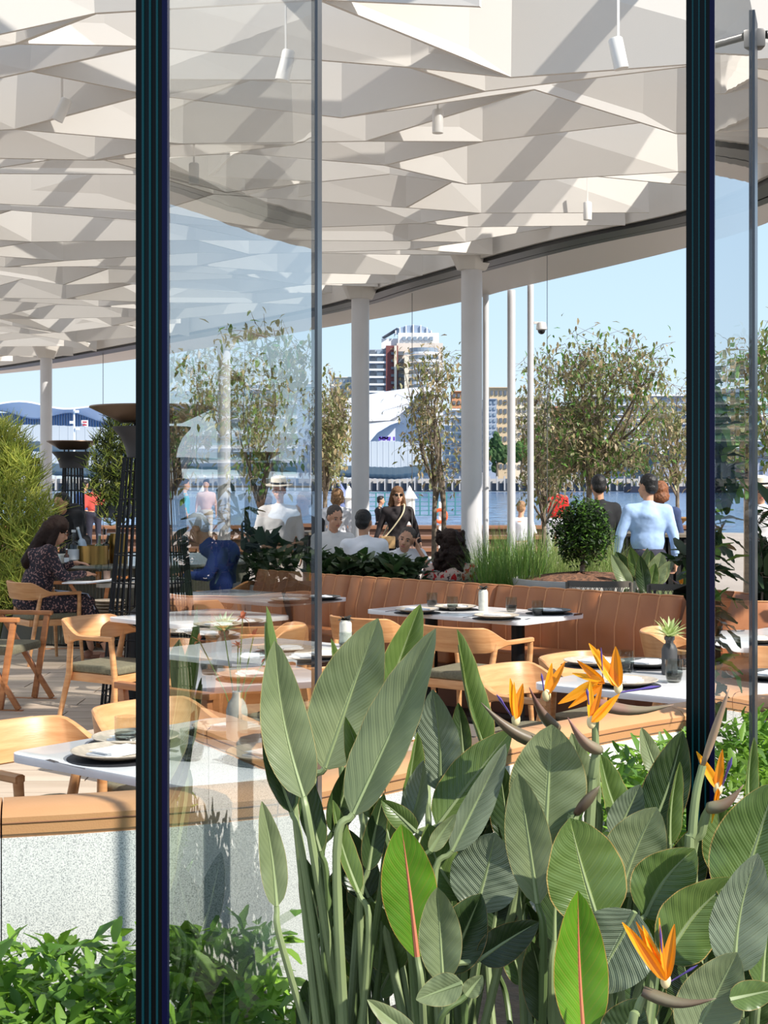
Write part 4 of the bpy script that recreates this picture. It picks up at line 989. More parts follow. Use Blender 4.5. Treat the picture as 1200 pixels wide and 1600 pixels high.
for m, x in zip((GR3, GR2, lfm('dark_shrub_leaf', (.13, .20, .10))), mbs): tag(x.build('foliage', m, o, smooth='all'), kind='stuff')
# feathery pencil shrubs at left
def pencil(lab, cx, cy, rx, ry, d, base, n, mats, seed, L=.22, name='feathery_shrub'):
    r = random.Random(seed); root = empty(name, base, 0, lab, 'shrub', 'feathery shrubs'); B = root.location; mbs = [MB() for _ in mats]; c = W(cx, cy, d) - B; s = d / F
    mb = MB()
    for k in range(9):
        a = r.uniform(-1, 1); t = c + Vector((rx * s * a * .6, r.uniform(-.3, .3), ry * s * r.uniform(-.2, .8))); mb.tube(smoothpath([(0, 0, 0), t * .5 + Vector((0, 0, .1)), t], 4), [.02 - .0018 * i for i in range(9)], 5)
    mb.build('stems', mat('green_brown_stem', (.34, .36, .20), .8), root)
    for k in range(n):
        a = r.uniform(0, 6.283); q = r.random() ** .5; y = math.sin(a) * q; wx = rx * (1 - .45 * max(0, y) ** 1.2) * (1 + .15 * math.sin(y * 14))
        p = c + Vector((wx * s * math.cos(a) * q, r.uniform(-.35, .35), ry * s * y))
        for j in range(5):
            dr = Vector((r.uniform(-1, 1), r.uniform(-.8, .8), r.uniform(.2, 1.3))).normalized() * L * r.uniform(.4, 1)
            r.choice(mbs).tube([p, p + dr * .5 + Vector((r.uniform(-.02, .02), 0, 0)), p + dr], [.0042, .0036, .0016], 3, cap=False)
    for m, x in zip(mats, mbs): tag(x.build('foliage', m, root, smooth='all'), kind='stuff')
YG = lfm('yellow_green_twig', (.86, .88, .42)); DG = lfm('dark_twig_green', (.22, .28, .12)); YG2 = lfm('twig_green', (.70, .78, .34))
pencil('tall feathery yellow-green shrub at the left edge', 2, 815, 74, 150, 14.6, (G0(-5, 14.6)), 1700, [YG, YG, YG2], 31, .26)
pencil('dark feathery shrub standing in the tray above the brass stand', 186, 735, 42, 85, TRAY[1], TRAY, 700, [DG, DG, YG2, YG], 32, .16)
hedge('trailing_plant', 'small broad-leaved plants filling the dark round tray on the brass stand', 'plant', [(TRAY[0] - .17, TRAY[1]), (TRAY[0] + .17, TRAY[1])], .30, TRAY[2], TRAY[2] + .13, 260, 0, .07, .035, [GR3, GR2], 33, core=False, jitter=.04)
# young trees on the promenade
T = [SG1, SG2, SG3]
tree('young_tree', 'slender pale-leaved tree between the glass fin edge and the first column', G0(507, 24), [(520, 640, 30, 62), (512, 700, 30, 40)], 24, 90, 2600, .095, [SG1, SG3, SG2], 41, .05, W(508, 745, 24))
tree('young_tree', 'slender sparse tree with twin trunks left of the big pale column', G0(687, 21), [(665, 600, 50, 60), (700, 700, 42, 60), (640, 660, 34, 40), (700, 560, 20, 40)], 21, 70, 1400, .08, [SG1, SG2, SG3], 42, .045, W(686, 745, 21), trunks=2, spread=.17)
tree('young_tree', 'wide airy tree above the round dark green shrub', G0(915, 19), [(945, 600, 85, 55), (900, 560, 70, 40), (990, 570, 45, 50), (870, 690, 60, 60), (930, 680, 90, 60), (1000, 720, 45, 40)], 19, 190, 5600, .078, [SG2, SG1, SG3, GR2], 43, .05, W(922, 720, 19))
tree('young_tree', 'small pale tree behind the camera post, left of the wide airy tree', G0(850, 21), [(850, 740, 45, 40), (835, 660, 30, 60), (840, 570, 22, 30)], 21, 80, 1800, .08, [SG2, SG1, SG3], 44, .04, W(850, 790, 21))
tree('young_tree', 'sparse tree partly behind the dark edge of the right fin', G0(1060, 23), [(1045, 640, 42, 55), (1050, 720, 25, 35)], 23, 60, 1000, .11, [SG1, SG3, SG2], 45, .04, W(1058, 740, 23))
tree('young_tree', 'leafy branches entering at the right edge beside the right fin', G0(1235, 17), [(1205, 505, 22, 28), (1205, 655, 20, 25), (1240, 600, 60, 120), (1205, 730, 22, 22)], 17, 70, 1500, .10, [SG2, GR2, SG1], 46, .04, W(1235, 760, 17))
tree('young_tree', 'slim tree seen through the left glass fin', G0(385, 27), [(395, 620, 50, 70), (300, 580, 30, 70)], 27, 80, 1500, .13, [SG1, SG2, SG3], 47, .045, W(385, 735, 27))
tree('young_tree', 'dark leafy plant against the right frame edge, before the man in the hat', (2.55, 10.0, .3), [(1190, 850, 20, 80)], 10.2, 20, 140, .16, [GR3], 48, .012, W(1192, 900, 10.2), dd=.2, grp='leafy potted plants')
# ------------------------------------------------------------------ people
def capsule(mb, a, b, ra, rb, n=10):
    a, b = Vector(a), Vector(b); t = (b - a); L = max(t.length, 1e-4); t = t / L; pts = []; rs = []
    for k in range(4): an = math.pi / 2 * (1 - k / 3.5); pts.append(a - t * ra * math.sin(an)); rs.append(max(.001, ra * math.cos(an)))
    for k in range(4): an = math.pi / 2 * (k + .5) / 3.5 * .999; pts.append(b + t * rb * math.sin(an)); rs.append(max(.001, rb * math.cos(an)))
    mb.tube(pts, rs, n)
def remeshed(name, mb, m, parent, vox=.011, smooth=6, disp=0):
    me = mb.mesh('tmp', m, False); ob = bpy.data.objects.new('tmp', me); COL.objects.link(ob)
    r_ = ob.modifiers.new('r', 'REMESH'); r_.mode = 'VOXEL'; r_.voxel_size = vox; r_.use_smooth_shade = True
    if smooth: s_ = ob.modifiers.new('s', 'SMOOTH'); s_.factor = .5; s_.iterations = smooth
    if disp:
        tx = bpy.data.textures.new('t', 'CLOUDS'); tx.noise_scale = disp[0]; d_ = ob.modifiers.new('d', 'DISPLACE'); d_.texture = tx; d_.strength = disp[1]; d_.mid_level = .5
    dg = bpy.context.evaluated_depsgraph_get(); nm = bpy.data.meshes.new_from_object(ob.evaluated_get(dg)); nm.name = name
    bpy.data.objects.remove(ob); bpy.data.meshes.remove(me)
    if not nm.materials: nm.materials.append(m)
    for p in nm.polygons: p.use_smooth = True
    return link(name, nm, parent)
def skinm(n, c): return mat(n, c, .5, noise=.06, nscale=20)
SK1, SK2, SK3 = skinm('fair_skin', (.88, .68, .56)), skinm('tan_skin', (.82, .61, .49)), skinm('olive_skin', (.78, .57, .44))
HB, HBR, HBL, HAU, HGR = mat('black_hair', (.07, .055, .05), .45, bump=.5, bscale=120), mat('dark_brown_hair', (.15, .10, .08), .6, bump=.5, bscale=120, spec=.15), mat('blond_hair', (.66, .50, .34), .6, bump=.5, bscale=120, noise=.25, nscale=25), mat('auburn_hair', (.56, .34, .20), .6, bump=.5, bscale=120, noise=.2, nscale=25), mat('grey_brown_hair', (.30, .26, .23), .6, bump=.5, bscale=120)
M_eyew, M_lip, M_shoe = mat('eye_white', (.62, .56, .52), .3), mat('lip', (.66, .36, .33), .5), mat('black_shoe', (.06, .06, .06), .4)
M_iris = mat('dark_iris', (.10, .07, .05), .2)
STAND = dict(pel=(0, 0, .95), che=(0, 0, 1.26), nek=(0, -.01, 1.43), head=(0, .015, 1.60), shL=(-.178, -.01, 1.375), shR=(.178, -.01, 1.375), elL=(-.235, -.03, 1.12), elR=(.235, -.03, 1.12),
             wrL=(-.25, .03, .88), wrR=(.25, .03, .88), hdL=(-.25, .05, .80), hdR=(.25, .05, .80), hiL=(-.09, 0, .92), hiR=(.09, 0, .92), knL=(-.10, .02, .50), knR=(.10, .02, .50), anL=(-.10, -.02, .09), anR=(.10, -.02, .09))
SEAT = dict(STAND, pel=(0, -.02, .56), che=(0, -.02, .86), nek=(0, -.01, 1.03), head=(0, .02, 1.195), shL=(-.178, -.02, .975), shR=(.178, -.02, .975), elL=(-.24, .06, .76), elR=(.24, .06, .76), wrL=(-.16, .27, .76), wrR=(.16, .27, .76),
            hdL=(-.12, .35, .77), hdR=(.12, .35, .77), hiL=(-.09, .0, .53), hiR=(.09, .0, .53), knL=(-.12, .40, .52), knR=(.12, .40, .52), anL=(-.12, .40, .09), anR=(.12, .40, .09))
def person(lab, loc, face, base=STAND, pose={}, skin=SK2, shirt=None, trous=None, hair=HB, hairstyle='short', sleeves='long', sc=1.0, girl=False, yaw=0, pitch=0, roll=0, fat=1.0, glasses=None, skirt=None, grp=None, curl='relaxed', shirt_len=.0, vox=.0105, collar=True, facedetail=True, hat=False):
    J = {k: Vector(v) for k, v in {**base, **pose}.items()}
    o = empty('person', loc, math.atan2(face[1], face[0]) - math.pi / 2, lab, 'person', grp); o.scale = (sc,) * 3
    sw = .90 if girl else 1.0
    HM = Matrix.Translation(J['head']) @ Matrix.Rotation(R(yaw), 4, 'Z') @ Matrix.Rotation(R(pitch), 4, 'X') @ Matrix.Rotation(R(roll), 4, 'Y'); H3 = HM.to_3x3()
    def h(x, y, z): return HM @ Vector((x, y, z))
    b = MB(); L, Rr = 'L', 'R'
    def torso(m, g, pel=True):
        up = (J['che'] - J['pel']); w_ = J['pel'].lerp(J['che'], .45)
        (m.ell(J['pel'], ((.155 * fat + g), (.115 * fat + g), .12 + g), 16, 10) if pel else None); m.ell(w_, (.138 * fat * sw + g, .10 * fat + g, .17 + g), 16, 10)
        m.ell(J['che'] + Vector((0, 0, .0)), (.165 * sw * fat ** .5 + g, .108 * fat ** .5 + g, .18 + g), 16, 10)
        capsule(m, J['nek'] - Vector((0, 0, .04)), J['che'] + Vector((0, -.02, .08)), .06 + g, .12 + g)
        for s in 'LR':
            capsule(m, J['sh' + s], J['che'], .056 + g, .11 + g); capsule(m, J['sh' + s] + Vector((0, 0, .004)), J['nek'] - Vector((0, 0, .025)), .050 + g, .042 + g)
            if girl: m.ell(J['che'] + Vector((-.065 if s == 'L' else .065, .075, .02)), (.06 + g, .055 + g, .06 + g))
    def arm(m, s, g, full=True):
        capsule(m, J['sh' + s], J['el' + s], .052 * sw + g, .040 * sw + g)
        if full: capsule(m, J['el' + s], J['el' + s].lerp(J['wr' + s], .96), .038 * sw + g, .026 * sw + g * .9)
    def legs(m, g, u=1.0):
        for s in 'LR':
            capsule(m, J['hi' + s], J['kn' + s], .085 * fat + g, .055 + g); capsule(m, J['kn' + s], J['an' + s].lerp(J['kn' + s], 0.06), .053 + g, .036 + g * 1.5)
    torso(b, -.004); 
    for s in 'LR': arm(b, s, -.004)
    legs(b, -.004)
    capsule(b, J['nek'] - Vector((0, 0, .03)), h(0, -.015, -.06), .054 * sw, .052 * sw)
    b.ell(h(0, -.008, .035), (.076, .094, .090), 18, 12, H3); b.ell(h(0, .022, -.045), (.060, .070, .072), 16, 10, H3); b.ell(h(0, .052, -.088), (.030, .026, .022), 12, 8, H3)
    capsule(b, h(0, .088, .010), h(0, .104, -.030), .010, .015, 8); b.ell(h(0, .075, .028), (.055, .018, .012), 12, 6, H3)
    for s in (-1, 1):
        b.ell(h(s * .076, -.005, -.005), (.012, .020, .032), 10, 8, H3); b.ell(h(s * .042, .062, -.03), (.022, .018, .018), 10, 6, H3)
    # hands: palm, four unequal bent fingers, thumb from the side
    for s in 'LR':
        sg = -1 if s == 'L' else 1; wv = J['wr' + s]; d_ = (J['hd' + s] - wv).normalized(); side = d_.cross(Vector((0, 0, 1)) if abs(d_.z) < .8 else Vector((0, 1, 0))).normalized(); nrm_ = d_.cross(side).normalized()
        if abs(d_.z) > .8: side, nrm_ = nrm_, side * -sg
        pc = wv + d_ * .045; b.ell(pc, (.016, .016, .016)); capsule(b, wv, wv + d_ * .03, .024 * sw, .028 * sw)
        for k in (-1.5, -.5, .5, 1.5): capsule(b, wv + d_ * .02 + side * k * .010, wv + d_ * .078 + side * k * .019, .014, .0115, 8)
        bend = {'relaxed': .35, 'grip': 1.0, 'flat': .1}[curl]
        for k, ln in ((-1.5, .062), (-.5, .074), (.5, .078), (1.5, .068)):
            p0 = wv + d_ * .078 + side * k * .021; p1 = p0 + (d_ * (1 - bend * .4) + nrm_ * bend * .5).normalized() * ln * .45; p2 = p1 + (d_ * (1 - bend) + nrm_ * bend).normalized() * ln * .5
            capsule(b, p0, p1, .0095, .009, 8); capsule(b, p1, p2, .009, .0078, 8)
        t0 = wv + d_ * .03 - side * .022 * (1 if s == 'L' else 1); capsule(b, t0, t0 + d_ * .028 - side * .024, .0125, .010, 8); capsule(b, t0 + d_ * .028 - side * .024, t0 + d_ * .055 - side * .026, .010, .008, 8)
    for s in 'LR': b.ell(J['an' + s] + Vector((0, .05, -.045)), (.038, .10, .035), 12, 8)
    remeshed('body', b, skin, o, vox, 3)
    if shirt:
        m = MB(); torso(m, .017, shirt_len > 0)
        for s in 'LR': arm(m, s, .017, sleeves == 'long') if sleeves != 'short' else capsule(m, J['sh' + s], J['sh' + s].lerp(J['el' + s], .7), .066 * sw, .058 * sw)
        if collar: capsule(m, J['nek'] - Vector((0, 0, .02)), J['nek'] + Vector((0, .0, .012)), .064 * sw, .062 * sw)
        if shirt_len: m.ell(J['pel'] - Vector((0, 0, shirt_len * .5)), (.175 * fat, .14 * fat, .12 + shirt_len * .5), 16, 10)
        so = remeshed('top', m, shirt, o, vox * 1.1, 45, (.06, .009)); so.name = 'shirt'
        if collar == 'fold':
            for s in (-1, 1):
                mb = MB(); c0 = J['nek'] + Vector((0, .0, .02)); mb.add([c0 + Vector((s * .004, .070, -.045)), c0 + Vector((s * .06, .04, .02)), c0 + Vector((s * .066, .0, .03)), c0 + Vector((s * .070, .035, -.025)), c0 + Vector((s * .038, .082, -.055))], [(0, 1, 3, 4), (1, 2, 3)]); mb.build('collar', shirt, so)
    if trous:
        m = MB(); m.ell(J['pel'] - Vector((0, 0, .01)), (.160 * fat + .006, .122 * fat + .006, .105), 16, 10); legs(m, .010); remeshed('trousers', m, trous, o, vox * 1.2, 3, (.12, .016))
    if skirt:
        m = MB(); 
        for s in 'LR': capsule(m, J['hi' + s], J['kn' + s], .11, .085); capsule(m, J['kn' + s], J['kn' + s].lerp(J['an' + s], .65), .08, .075)
        m.ell(J['pel'], (.17 * fat, .14 * fat, .11)); remeshed('skirt', m, skirt, o, vox * 1.2, 3, (.1, .02))
    for s in 'LR':
        mb = MB(); q = J['an' + s]; rows = []
        mb.ell(q + Vector((0, .055, -.055)), (.044, .135, .032), 14, 8); mb.ell(q + Vector((0, -.03, -.04)), (.040, .05, .045), 12, 8); mb.build('shoe', M_shoe if trous or shirt is None or not girl else mat('tan_sandal', (.6, .4, .3), .5), o)
    # hair
    m = MB()
    if hairstyle in ('short', 'crop', 'bald'):
        m.ell(h(0, -.020, .052), (.083, .094, .086), 18, 12, H3); m.ell(h(0, -.055, .0), (.074, .056, .070), 14, 10, H3)
        if hairstyle == 'short': m.ell(h(0, .035, .100), (.062, .050, .030), 12, 8, H3)
        ho = remeshed('hair', m, hair, o, .009, 2, (.02, .010))
    elif hairstyle == 'long':
        m.ell(h(0, -.012, .050), (.092, .104, .092), 18, 12, H3)
        for s in (-1, 1): capsule(m, h(s * .075, -.02, .02), h(s * .10, -.03, -.13), .034, .040); capsule(m, h(s * .10, -.03, -.13), J['sh' + ('L' if s < 0 else 'R')].lerp(J['che'], .35) + Vector((0, .02, .02)), .040, .020)
        capsule(m, h(0, -.06, .0), J['che'] + Vector((0, -.115, .04)), .085, .075); remeshed('hair', m, hair, o, .010, 3, (.03, .014))
    elif hairstyle == 'bob':
        m.ell(h(0, -.015, .045), (.096, .106, .096), 18, 12, H3); m.ell(h(0, -.045, -.05), (.098, .075, .085), 16, 10, H3)
        for s in (-1, 1): m.ell(h(s * .078, .0, -.035), (.030, .05, .07), 12, 8, H3)
        remeshed('hair', m, hair, o, .010, 2, (.025, .022))
    elif hairstyle == 'curly':
        rr = random.Random(4)
        m.ell(h(0, -.015, .045), (.105, .115, .105), 18, 12, H3); m.ell(h(0, -.04, -.10), (.135, .10, .14), 16, 10, H3); m.ell(h(0, -.06, -.22), (.15, .085, .11), 16, 10, H3)
        for k in range(120):
            a = rr.uniform(0, 6.28); z = rr.uniform(-.30, .13); w_ = .115 + .05 * min(1, max(0, (.05 - z) / .2)); c = h(w_ * math.cos(a), -.02 - .03 * (z < -.05) + .095 * math.sin(a) * (1 if z > 0 or math.sin(a) < 0 else .2), z)
            m.ell(c, (.022, .022, .026), 8, 6)
        remeshed('hair', m, hair, o, .009, 1, (.02, .012))
    if facedetail:
        for s in (-1, 1):
            e = MB(); e.ell(h(s * .031, .074, .004), (.0135, .010, .0085), 10, 8, H3); eo = e.build('eye', M_eyew, o)
            e = MB(); e.ell(h(s * .031, .081, .004), (.006, .005, .0065), 8, 6, H3); e.build('iris', M_iris, eo)
            e = MB(); e.tube([h(s * .014, .090, .026), h(s * .032, .088, .031), h(s * .050, .076, .026)], [.003, .0042, .0025], 6); e.build('eyebrow', hair, o)
        e = MB(); e.ell(h(0, .086, -.062), (.024, .010, .0075), 12, 8, H3); e.build('mouth', M_lip, o)
    if glasses:
        g_ = MB()
        for s in (-1, 1): g_.ell(h(s * .034, .098, .006), (.027, .005, .021), 16, 6, H3)
        go = g_ if False else None
        root = None
        for s in (-1, 1):
            e = MB(); e.ell(h(s * .034, .097, .006), (.027, .005, .021), 16, 6, H3); x = e.build('sunglass_lens' if glasses == 'sun' else 'spectacle_lens', mat('dark_lens', (.04, .03, .03), .1) if glasses == 'sun' else mat('spectacle_glass', (.35, .25, .22), .1), o)
            e = MB(); e.tube([h(s * .060, .092, .014), h(s * .080, .03, .012), h(s * .080, -.01, .010)], .003, 6); e.build('temple', M_black, x)
    if hat:
        e = MB(); e.lathe([(.15, .07), (.155, .078), (.095, .085), (.088, .16), (.05, .175), (0, .172)], n=32, M=H3); e.v = [tuple(Vector(p) + J['head']) for p in e.v]; e.v = [(p[0], p[1], p[2]) for p in e.v]; x = e.build('straw_hat', mat('straw', (.90, .86, .78), .8, bump=.3, bscale=200), o)
        e = MB(); e.lathe([(.0965, .088), (.094, .11)], n=32, M=H3); e.v = [tuple(Vector(p) + J['head']) for p in e.v]; e.build('hat_band', M_black, x)
    return o, J, h
WS = mat('white_shirt', (.92, .92, .94), .85); WS2 = mat('off_white_shirt', (.88, .87, .86), .85); BLS = mat('pale_blue_shirt', (.66, .77, .93), .8, noise=.05, nscale=12); NAV = mat('navy_trousers', (.16, .16, .22), .85)
BLK = mat('black_cloth', (.09, .09, .10), .85); SHEER = mat('black_chiffon', (.13, .10, .11), .8); DEN = mat('denim_blue', (.22, .28, .42), .9); STONE_T = mat('stone_trousers', (.78, .73, .67), .85)
# 1 seated woman with long hair (floor height 0, on the chair at left)
person('woman with long dark hair and speckled dark blouse reading a menu', (-3.10, 13.06, 0), (.92, .39), SEAT,
       dict(pel=(0, -.02, .57), che=(0, .07, .87), nek=(0, .13, 1.03), head=(0, .19, 1.17), shL=(-.17, .09, 1.0), shR=(.17, .09, 1.0), elL=(-.22, .18, .79), elR=(.22, .20, .78), wrL=(-.12, .36, .88), wrR=(.15, .41, .80), hdL=(-.09, .42, .88), hdR=(.11, .50, .79), knL=(-.12, .42, .54), knR=(.12, .42, .54), anL=(-.10, .52, .10), anR=(.12, .62, .10)),
       SK2, M_dressd, None, HBR, 'long', girl=True, yaw=4, pitch=-22, glasses='read', skirt=M_dressd, sc=1.02, fat=1.22, collar=False)
nk = MB(); nk.add([(-.16, .16, .64), (.15, .14, .64), (.17, .40, .62), (.19, .46, .48), (.02, .42, .40), (-.14, .40, .61)], [(0, 1, 2, 5), (2, 3, 4, 5)]); o = nk.build('napkin', mat('pale_blue_linen', (.72, .77, .86), .9), None, loc=(-3.06, 13.07, 0.02), rot=(0, 0, math.atan2(.39, .92) - math.pi / 2)); sm = o.modifiers.new('s', 'SOLIDIFY'); sm.thickness = .004
tag(o, 'pale blue napkin over the knees of the woman with long dark hair', 'napkin')
# 2 white-shirt man left, facing us
PB = -.30
person('man in white shirt looking down, facing us left of the first column', ((521 - 600) / F * 16.1, 16.1, 0), (.35, -.94), SEAT, dict(head=(0, .05, 1.195)), SK2, WS2, STONE_T, HGR, 'crop', yaw=8, pitch=-14, collar='fold', sc=1.04)
# 3 man from behind, white shirt
person('dark-haired man in white shirt with his back to us', ((569 - 600) / F * 15.2, 15.2, -.03), (-.15, 1), SEAT, {}, SK3, WS, NAV, HB, 'crop', yaw=-25, sc=1.04, fat=1.1)
# 4 man on the phone
o, J, h = person('man in white shirt leaning aside with a phone at his ear', ((628 - 600) / F * 15.4, 15.4, -.09), (.15, -.99), SEAT,
       dict(head=(-.03, .10, 1.10), nek=(.0, .05, .97), che=(0, .02, .82), shL=(-.18, .03, .95), shR=(.18, .03, .92), elL=(-.33, .20, .70), wrL=(-.145, .14, 1.01), hdL=(-.12, .13, 1.08)), SK2, WS, NAV, HGR, 'crop', yaw=-22, pitch=-3, roll=-16, sc=1.02, collar='fold', sleeves='short', curl='grip')
mb = MB(); mb.box((0, 0, 0), (.012, .07, .145)); p_ = o.matrix_basis @ Vector((-.128, .12, 1.10))
ph = mb.build('mobile_phone', M_black, None, bevel=.004, loc=p_, rot=(R(20), R(-14), o.rotation_euler[2] + R(-22))); tag(ph, 'black phone held to the ear of the man in white', 'phone')
# 5 curly woman
person('woman with long curly black hair in a red floral top, seen from behind', ((703 - 600) / F * 12.9, 12.9, -.12), (-.12, 1), SEAT, dict(elL=(-.27, .04, .76)), SK3, M_dressr, BLK, mat('dark_curl_hair', (.16, .10, .075), .6, bump=.8, bscale=60, spec=.2), 'curly', girl=True, yaw=15, sc=1.0, fat=1.05, collar=False, facedetail=False)
# 6 standing woman in black
o, J, h = person('woman in sunglasses and sheer black top walking with a tan bag on a cream strap', ((621 - 600) / F * 20.5, 20.5, -.07), (.1, -1), STAND,
       dict(elL=(-.27, -.03, 1.13), elR=(.26, -.03, 1.13), wrR=(.34, .02, .90), hdR=(.36, .05, .82), wrL=(-.33, .02, .91), hdL=(-.34, .05, .83), anL=(-.08, .12, .09), anR=(.10, -.16, .12)), SK1, SHEER, BLK, mat('light_brown_hair', (.46, .34, .25), .6, bump=.5, bscale=120, spec=.15), 'long', girl=True, yaw=6, glasses='sun', sc=.95, collar=False, shirt_len=.10)
M = o.matrix_basis
mb = MB(); mb.box((0, 0, 0), (.20, .07, .17)); bg_ = mb.build('handbag', mat('tan_handbag', (.72, .58, .40), .5), None, bevel=.02, loc=M @ Vector((.16, .20, .92)), rot=(0, 0, o.rotation_euler[2])); tag(bg_, 'small tan handbag on a cream strap across the woman in black', 'bag')
mb = MB(); I = bg_.matrix_basis.inverted(); mb.tube([I @ (M @ Vector(q)) for q in smoothpath([(.20, .20, 1.0), (.08, .19, 1.14), (-.06, .17, 1.34), (-.09, .06, 1.47), (-.02, -.10, 1.40), (.10, -.16, 1.2), (.20, -.10, 1.0)], 5)], .010, 6); mb.build('strap', mat('cream_strap', (.88, .82, .68), .6), bg_)
# 7 blond from behind in white
person('blond woman in a loose white top walking away behind the seated men', ((527 - 600) / F * 21.5, 21.5, -.10), (.2, 1), STAND, dict(wrL=(-.16, .18, .98), hdL=(-.1, .22, .98), wrR=(.16, .18, .98), hdR=(.1, .22, .98)), SK1, WS, STONE_T, HBL, 'bob', girl=True, fat=1.15, sc=.95, shirt_len=.16, collar=False, facedetail=False)
# 8, 9, 10 right group
person('man in black suit jacket with thinning crown, seen from behind', ((936 - 600) / F * 15.6, 15.6, -.02), (-.25, .97), STAND, dict(wrR=(.17, .14, 1.02), hdR=(.10, .20, 1.03)), SK3, BLK, BLK, HB, 'crop', yaw=-12, sc=1.0, fat=1.05, facedetail=False)
person('man in pale blue shirt and navy trousers standing with his back to us', ((1012 - 600) / F * 14.3, 14.3, -.02), (.03, 1), STAND, dict(elL=(-.27, -.02, 1.13), wrL=(-.30, .06, .90), hdL=(-.30, .10, .82), elR=(.25, -.03, 1.12), wrR=(.27, .0, .87), hdR=(.27, .01, .79)), SK2, BLS, NAV, HB, 'crop', yaw=38, sc=1.0, fat=1.12, facedetail=False, curl='grip', vox=.0095)
person('woman with wavy auburn hair in blue, behind the man in the pale blue shirt', ((1031 - 600) / F * 16.2, 16.2, -.02), (.3, .95), STAND, {}, SK1, DEN, NAV, HAU, 'bob', girl=True, sc=.96, collar=False, facedetail=False)
# 11 man in straw hat at right edge
person('older man in cream straw hat, white shirt and stone trousers at the right edge', ((1188 - 600) / F * 15.6, 15.6, -.02), (-.25, -.97), STAND, {}, SK2, WS2, STONE_T, HGR, 'crop', hat=True, sc=.97, fat=1.1, yaw=10, pitch=-8)
# seen through the left fin
person('man in cobalt blue shirt and pale cap seated behind the left fin', ((345 - 600) / F * 13.3, 13.28, 0), (-.95, .1), SEAT, dict(head=(0, .20, 1.15), nek=(0, .12, 1.02)), SK3, mat('cobalt_shirt', (.12, .22, .50), .8), NAV, mat('pale_cap', (.62, .68, .80), .7), 'crop', pitch=-30, sc=1.05)
person('dark-haired diner in dark green seen through the left fin, on the left', ((412 - 600) / F * 17.5, 17.5, 0), (.5, -.85), SEAT, {}, SK3, mat('dark_teal_cloth', (.10, .18, .20), .8), BLK, HB, 'crop', pitch=-15, sc=1.15)
person('dark-haired diner in black seen through the far edge of the left fin', ((476 - 600) / F * 18.6, 18.6, 0), (-.5, -.85), SEAT, {}, SK3, BLK, BLK, HB, 'crop', sc=1.15)
person('waiter in black bending behind the service counter', ((122 - 600) / F * 17.6, 17.6, -.0), (-.5, -.8), STAND, dict(head=(0, .28, 1.38), nek=(0, .20, 1.28), che=(0, .10, 1.18), shL=(-.18, .18, 1.24), shR=(.18, .18, 1.24), elL=(-.25, .25, 1.0), elR=(.25, .25, 1.0), wrL=(-.15, .40, .95), wrR=(.15, .40, .95), hdL=(-.12, .46, .93), hdR=(.12, .46, .93)), SK3, BLK, BLK, HB, 'short', sc=1.0)
person('diner in pale pink behind the woman with long dark hair', ((86 - 600) / F * 15.0 - .45, 14.9, 0), (.2, -.97), SEAT, {}, SK1, mat('pale_pink_top', (.84, .74, .72), .8), STONE_T, HBR, 'short', sc=.98, pitch=-15, girl=True, collar=False) if False else None
# distant figures on the promenade
def far_person(px, d, lab, sh, tr, hr, seat=False, f=(0, 1), z=-.02): 
    person(lab, ((px - 600) / F * d, d, z), f, SEAT if seat else STAND, {}, SK2, sh, tr, hr, 'short', facedetail=False, vox=.022, collar=False, grp='distant people on the promenade')
far_person(90, 36, 'distant person in blue seated on a bench, left of the heater', DEN, DEN, HBR, True, (1, -.3), .0)
far_person(132, 34, 'distant person in blue and white left of the dark feathery shrub', mat('mid_blue_top', (.30, .44, .70), .8), BLK, HB, False, (.4, .9))
far_person(147, 33, 'distant person in coral red beside the dark feathery shrub', mat('coral_red_top', (.80, .32, .28), .8), NAV, HBR, False, (-.4, .9))
far_person(868, 27, 'distant person in a red top behind the wide airy tree', mat('red_top', (.78, .12, .10), .8), WS, HBR, False, (.2, 1))
far_person(814, 26, 'distant person in white seated by the camera post', WS, STONE_T, HBL, True, (.3, .95))
far_person(594, 40, 'distant person in black crouched on the timber steps', BLK, BLK, HB, True, (1, 0), -.05)
far_person(322, 36, 'distant person in pale pink seen through the left fin', mat('pink_shirt', (.85, .70, .68), .8), STONE_T, HBR, False, (0, -1))
far_person(288, 30, 'distant person in turquoise seen through the left fin', mat('turquoise_top', (.20, .62, .72), .8), NAV, HBR, False, (.8, .3))
# ------------------------------------------------------------------ quay: timber steps, fence, boats
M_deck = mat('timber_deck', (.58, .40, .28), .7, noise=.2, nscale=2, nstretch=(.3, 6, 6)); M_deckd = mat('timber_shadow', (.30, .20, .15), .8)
def box_px(px0, px1, py0, py1, d, depth, name, m, parent=None, **k):
    a, b = W(px0, py1, d), W(px1, py0, d); mb = MB(); mb.box(((a.x + b.x) / 2, d + depth / 2, (a.z + b.z) / 2), (b.x - a.x, depth, b.z - a.z)); return mb.build(name, m, parent, smooth=False, **k)
st = empty('timber_steps', (0, 0, 0), 0, 'long brown timber bleacher steps along the quay behind the people', 'steps')
for k, (d, z0, z1) in enumerate([(33, -.02, .16), (36, .0, .32), (39, .0, .48)]):
    for i in range(7):
        mb = MB(); mb.box((-9 + i * 3.2, d + .35, z1 - .03), (3.17, .9, .08)); mb.build('tread', M_deck, st, smooth=False)
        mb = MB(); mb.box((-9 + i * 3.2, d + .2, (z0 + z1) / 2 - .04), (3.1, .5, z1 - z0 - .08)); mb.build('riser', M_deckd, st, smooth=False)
fn = empty('pool_fence', (0, 0, 0), 0, 'teal mesh barrier fence standing in the water behind the woman in black', 'fence'); M_teal = mat('teal_net', (.28, .52, .52), .6)
a = W(560, 805, 50); b = W(725, 770, 50)
